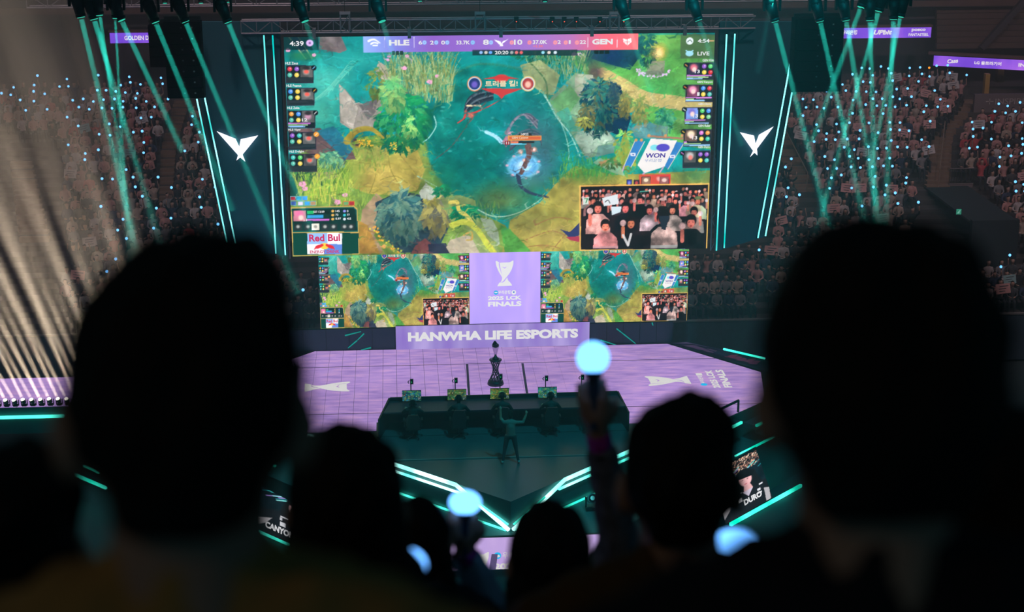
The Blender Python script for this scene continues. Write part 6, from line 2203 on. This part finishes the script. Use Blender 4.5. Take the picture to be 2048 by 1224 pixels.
def fg_person(px, py, D, wpx, row, label, top_col, hair='short', yaw=0.0, shoulder=1.0, arms=(None, None), tilt=0.0, glasses=False, hoodie=False, drop=0.0):
    """px, py: head centre; D: depth; wpx: head width over the hair in pixels.  arms: world points (elbow, wrist, fingertip) for raised arms"""
    hc = W(px, py, D=D)
    s = wpx / FPX * D / .168
    floor_z = hc.z - 1.25 * s
    if row in rows_done:
        pass
    root = Vector((hc.x, hc.y, hc.z))
    rm = Matrix.Rotation(yaw, 4, 'Z')
    inv = (Matrix.Translation(root) @ rm @ Matrix.Scale(s, 4)).inverted()
    sh = .175 * shoulder
    # body: one continuous surface
    P = [('e', (0, .015, .0), (.076, .098, .118)), ('e', (0, .05, -.055), (.058, .06, .07)), ('c', (0, -.01, -.08), .062, (0, -.035, -.20), .064), ('c', (-sh * .5, -.03, -.2), .065, (sh * .5, -.03, -.2), .065),
         ('c', (-sh, -.03, -.26), .075, (sh, -.03, -.26), .075), ('c', (0, -.03, -.34), .15, (0, -.02, -.68), .15), ('e', (0, 0, -.74), (.18, .15, .11)), ('e', (0, .112, -.01), (.014, .022, .026))]
    J = [('c', (0, -.012, -.085), .058, (0, -.03, -.19), .07), ('c', (-sh * .42, -.03, -.165), .062, (sh * .42, -.03, -.165), .062), ('c', (-sh * .7, -.03, -.20), .075, (sh * .7, -.03, -.20), .075), ('c', (-sh, -.03, -.25), .088, (sh, -.03, -.25), .088), ('c', (0, -.03, -.34), .172, (0, -.02, -.66), .172), ('e', (0, 0, -.72), (.2, .17, .11))]
    for q in (-1, 1):
        P += [('e', (q * .086, -.004, -.012), (.014, .024, .036)), ('c', (q * .1, 0, -.75), .085, (q * .12, .42, -.76), .065), ('c', (q * .12, .42, -.78), .058, (q * .12, .42, -1.16), .045), ('e', (q * .12, .47, -1.2), (.045, .12, .045))]
        arm = arms[0 if q < 0 else 1]
        S = Vector((q * (sh + .02), -.03, -.27))
        if arm is None:
            E_, Wr, T_ = Vector((q * (sh + .08), .03, -.55)), Vector((q * .12, .25, -.62)), Vector((q * .06, .33, -.62))
        else:
            E_, Wr, T_ = [inv @ Vector(a) for a in arm]
        P += [('c', S, .052, E_, .044), ('c', E_, .042, Wr, .028)]
        J += [('c', S, .066, E_, .058), ('c', E_, .056, E_ + (Wr - E_) * (.82 if arm is None or not hoodie else .86), .046 if arm is None else .043)]
        P += hand_prims(Wr, T_, q)
    body = fuse('body', P, .011, [SKIN], None, 2)
    o = link('person', body, None)
    o.matrix_world = Matrix.Translation(root) @ rm @ Matrix.Scale(s, 4)
    tag(o, label, 'person')
    JJ = fuse('jacket', J, .014, [top_col], None, 3, noise=.003, seed=row)
    link('jacket', JJ, o)
    # hair
    if hair == 'short':
        H = [('e', (0, .005, .03), (.087, .108, .104)), ('e', (0, -.025, .015), (.086, .085, .075)), ('e', (.02, .02, .075), (.068, .085, .062)), ('c', (-.025, -.055, -.04), .034, (.025, -.055, -.04), .034)]
    elif hair == 'bowl':
        H = [('e', (0, .005, .03), (.092, .112, .108)), ('e', (0, -.025, .01), (.091, .088, .082)), ('e', (-.024, .0, .072), (.056, .09, .064)), ('e', (.03, .0, .07), (.05, .09, .064)), ('c', (-.035, -.055, -.045), .036, (.035, -.055, -.045), .036)]
    else:
        H = [('e', (0, .0, .02), (.093, .11, .12)), ('e', (0, -.035, -.06), (.1, .075, .12)), ('c', (-.04, -.055, -.1), .07, (-.06, -.08, -.40), .065), ('c', (.04, -.055, -.1), .07, (.06, -.08, -.40), .065), ('c', (0, -.06, -.1), .07, (0, -.1, -.42), .07)]
        if hair == 'swept':
            H += [('c', (.06, -.04, -.1), .06, (.11, -.05, -.28), .055), ('c', (.02, -.03, -.15), .08, (.06, -.06, -.35), .07)]
    hm = fuse('hair', H, .008, [HAIR], None, 2, noise=.0035, seed=row + 3)
    link('hair', hm, o)
    if glasses:
        gmb = MB()
        for q in (-1, 1):
            gmb.tube((q * .088, .0, .008), (q * .089, .1, .004), .0035, n=6)
            for j in range(12):
                a0, a1 = j * math.pi / 6, (j + 1) * math.pi / 6
                gmb.tube((q * (.042 + .034 * math.cos(a0)), .118, .0 + .024 * math.sin(a0)), (q * (.042 + .034 * math.cos(a1)), .118, .0 + .024 * math.sin(a1)), .003, n=5)
        gmb.tube((-.01, .12, .004), (.01, .12, .004), .003, n=5)
        gmb.build('glasses', BLACK, o)
    if hoodie:
        link('hood', fuse('hood', [('c', (-.09, -.06, -.2), .05, (0, -.11, -.23), .055), ('c', (.09, -.06, -.2), .05, (0, -.11, -.23), .055)], .012, [surf('pale_hood', (.55, .50, .50), .9)], None, 2), o)
    row_floor(row, hc.y, floor_z)
    return o, s


def hand_prims(Wr, T_, q, grip=False):
    """palm, four unequal fingers and a thumb between a wrist and the fingertip point"""
    d = (T_ - Wr)
    L = max(.12, min(.19, d.length))
    d = d.normalized()
    side = d.cross(Vector((0, 1, .2))).normalized()
    nrm = side.cross(d).normalized()
    P = [('c', Wr, .028, Wr + d * .045, .033), ('c', Wr + d * .05 - side * .018, .024, Wr + d * .085 - side * .02, .022), ('c', Wr + d * .05 + side * .018, .024, Wr + d * .085 + side * .02, .022)]
    for f in range(4):
        b = Wr + d * .09 + side * (-.033 + .022 * f)
        l1 = (.038, .045, .043, .034)[f]
        k1 = b + d * l1 * .75 + nrm * .018
        k2 = k1 + (d * .25 + nrm).normalized() * l1 * .7
        P += [('c', b, .0105, k1, .0098), ('c', k1, .0096, k2, .0088)]
    tb = Wr + d * .035 - side * .03
    t1 = tb + (d * .6 - side * .8 + nrm * .5).normalized() * .035
    t2 = t1 + (d * .9 + nrm * .5).normalized() * .03
    P += [('c', tb, .014, t1, .0125), ('c', t1, .012, t2, .010)]
    return P


BROWN = surf('brown_jacket', (.36, .19, .065), .9, 0, .2, 14, spec=.1)
DARKB = surf('dark_brown_jacket', (.08, .042, .018), .9, 0, .2, 14, spec=.1)
BLACKJ = surf('black_jacket', (.012, .012, .016), .9, 0, .3, 14, spec=.1)
DENIM = surf('grey_blue_fleece', (.34, .42, .58), .95, 0, .25, 20)
PRINT = surf('black_white_knit', (.13, .12, .15), .95, 0, .9, 26)

fg_person(370, 830, 1.36, 452, 0, 'person with glasses and short black hair in a brown jacket, before the catwalk lamps', BROWN, 'short', .05, 1.05, glasses=True)
fg_person(1757, 788, 1.34, 440, 0, 'person with a full bowl of black hair in a black jacket, before the far stand', BLACKJ, 'bowl', -.06, 1.05)
fg_person(15, 1117, 2.15, 280, 1, 'person with short black hair low beside the catwalk lamps, seen from behind', BLACKJ, 'short', .1)
fg_person(2020, 1040, 2.2, 280, 1, 'person in black beyond the bowl-haired person, seen from behind under the INSPIRE stand', BLACKJ, 'bowl', -.1)
fg_person(693, 1017, 2.85, 214, 2, 'long-haired person in black with a pale hood before the CANYON screen', BLACKJ, 'swept', .05, 1.0, hoodie=True)
jw = lambda x, y, D: W(x, y, D=D)
fg_person(1360, 970, 2.85, 224, 2, 'person with short black hair in a dark brown jacket before the stage handrail', DARKB, 'short', -.05, 1.1)
fg_person(1100, 1122, 3.9, 154, 3, 'person with long straight black hair under the glowing point of the prow', BLACKJ, 'long', .0, .95)
# row with raised light sticks
k_arm = (jw(1238, 1085, 4.9), jw(1196, 868, 4.75), jw(1186, 790, 4.72))
fg_person(1300, 1165, 5.1, 124, 4, 'person in black and white knit with a light stick raised highest over the stage', PRINT, 'short', 0.0, .95, arms=(k_arm, None), hoodie=False)
g_arm = (jw(972, 1200, 5.0), jw(931, 1108, 4.9), jw(926, 1055, 4.9))
fg_person(1072, 1190, 5.15, 118, 4, 'person in a grey-blue fleece raising a light stick beside the long straight hair', DENIM, 'short', .0, .95, arms=(g_arm, None), hoodie=True)
fg_person(838, 1085, 4.7, 116, 4, 'long-haired person in black beyond the person with the pale hood', BLACKJ, 'long', .0, .9)

# hand-held light sticks of the deck
GLOBE = glow('light_globe', (.40, 1.25, 3.0), 1.0, sample=False)
HANDLE = surf('stick_handle', (.02, .05, .10), .5)
BAND = surf('magenta_band', (.45, .02, .30), .7)
STRAP = surf('black_strap', (.01, .01, .012), .7)


def deck_stick(px, py, D, r_px, down, label, sx=1.0):
    c = W(px, py, D=D)
    r = r_px / FPX * D
    dn = (W(*down, D=D) - c).normalized()
    o = empty('light_stick', tuple(c), 0, label, 'light stick')
    q = (-dn).to_track_quat('Z', 'Y').to_matrix()
    MB().sphere((0, 0, 0), (r * sx, r, r), 24, 16, q).build('globe', GLOBE, o, True)
    MB().tube(dn * r * .88, dn * r * 1.25, r * .62, r * .5, 14).build('collar', HANDLE, o)
    MB().tube(dn * r * 1.2, dn * (r + .16), r * .36, r * .3, 12).build('handle', HANDLE, o)
    return o, dn


deck_stick(1186, 715, 4.72, 33, (1188, 815), 'round light stick glowing pale blue, held highest over the stage floor')
deck_stick(930, 1005, 4.88, 25, (930, 1080), 'flattened oval light stick glowing blue before the prow light tubes', 1.3)
deck_stick(818, 1132, 3.2, 36, (826, 1200), 'light stick glowing blue partly hidden by the person with the pale hood')
deck_stick(1470, 1083, 3.1, 25, (1476, 1180), 'light stick glowing blue low between the two dark jackets under the DURO screen', 2.0)


def wrist_ring(A, B, r, mat, name, lb):
    o = empty(name, tuple((Vector(A) + Vector(B)) / 2), 0, lb, 'wristband')
    c = Vector(o.location)
    A, B = Vector(A) - c, Vector(B) - c
    MB().tube(A, B, r, r, 16).build('band', mat, o)
    MB().box((A + B) / 2 + Vector((0, -r, 0)), (r * .9, .006, (B - A).length * .6)).build('clasp', mat, o)


wa_, wb2 = k_arm[1], k_arm[0]
d = (wb2 - wa_).normalized()
wrist_ring(wa_ + d * .0, wa_ + d * .045, .036, BAND, 'wristband', 'magenta fabric wristband on the arm raised highest')
wrist_ring(wa_ + d * .055, wa_ + d * .072, .04, STRAP, 'hair_tie', 'black hair tie below the magenta band on the arm raised highest')
wa_, wb2 = g_arm[1], g_arm[0]
d = (wb2 - wa_).normalized()
wrist_ring(wa_ - d * .01, wa_ + d * .03, .036, BAND, 'wristband', 'magenta fabric wristband above the grey-blue sleeve')
lp = empty('wrist_strap', tuple(W(914, 1100, D=4.86)), 0, 'thin black wrist strap hanging beside the grey-blue sleeve', 'strap')
mb = MB()
pts = [W(x, y, D=4.86) - Vector(lp.location) for x, y in ((922, 1080), (915, 1092), (911, 1108), (914, 1120), (924, 1122), (932, 1116))]
for a, b in zip(pts, pts[1:]):
    mb.tube(a, b, .006, n=6)
mb.build('cord', STRAP, lp)

# thin stage fog filling the hall between the deck and the far stand
fog = MB().box((0, -2.5, 9.6), (100, 71, 25)).build('haze', haze_mat('stage_fog', .0036, (1, 1, 1), .0))
tag(fog, 'thin stage fog hanging in the air of the hall', 'haze', None, 'stuff')

lettering_batch(LETTERS)
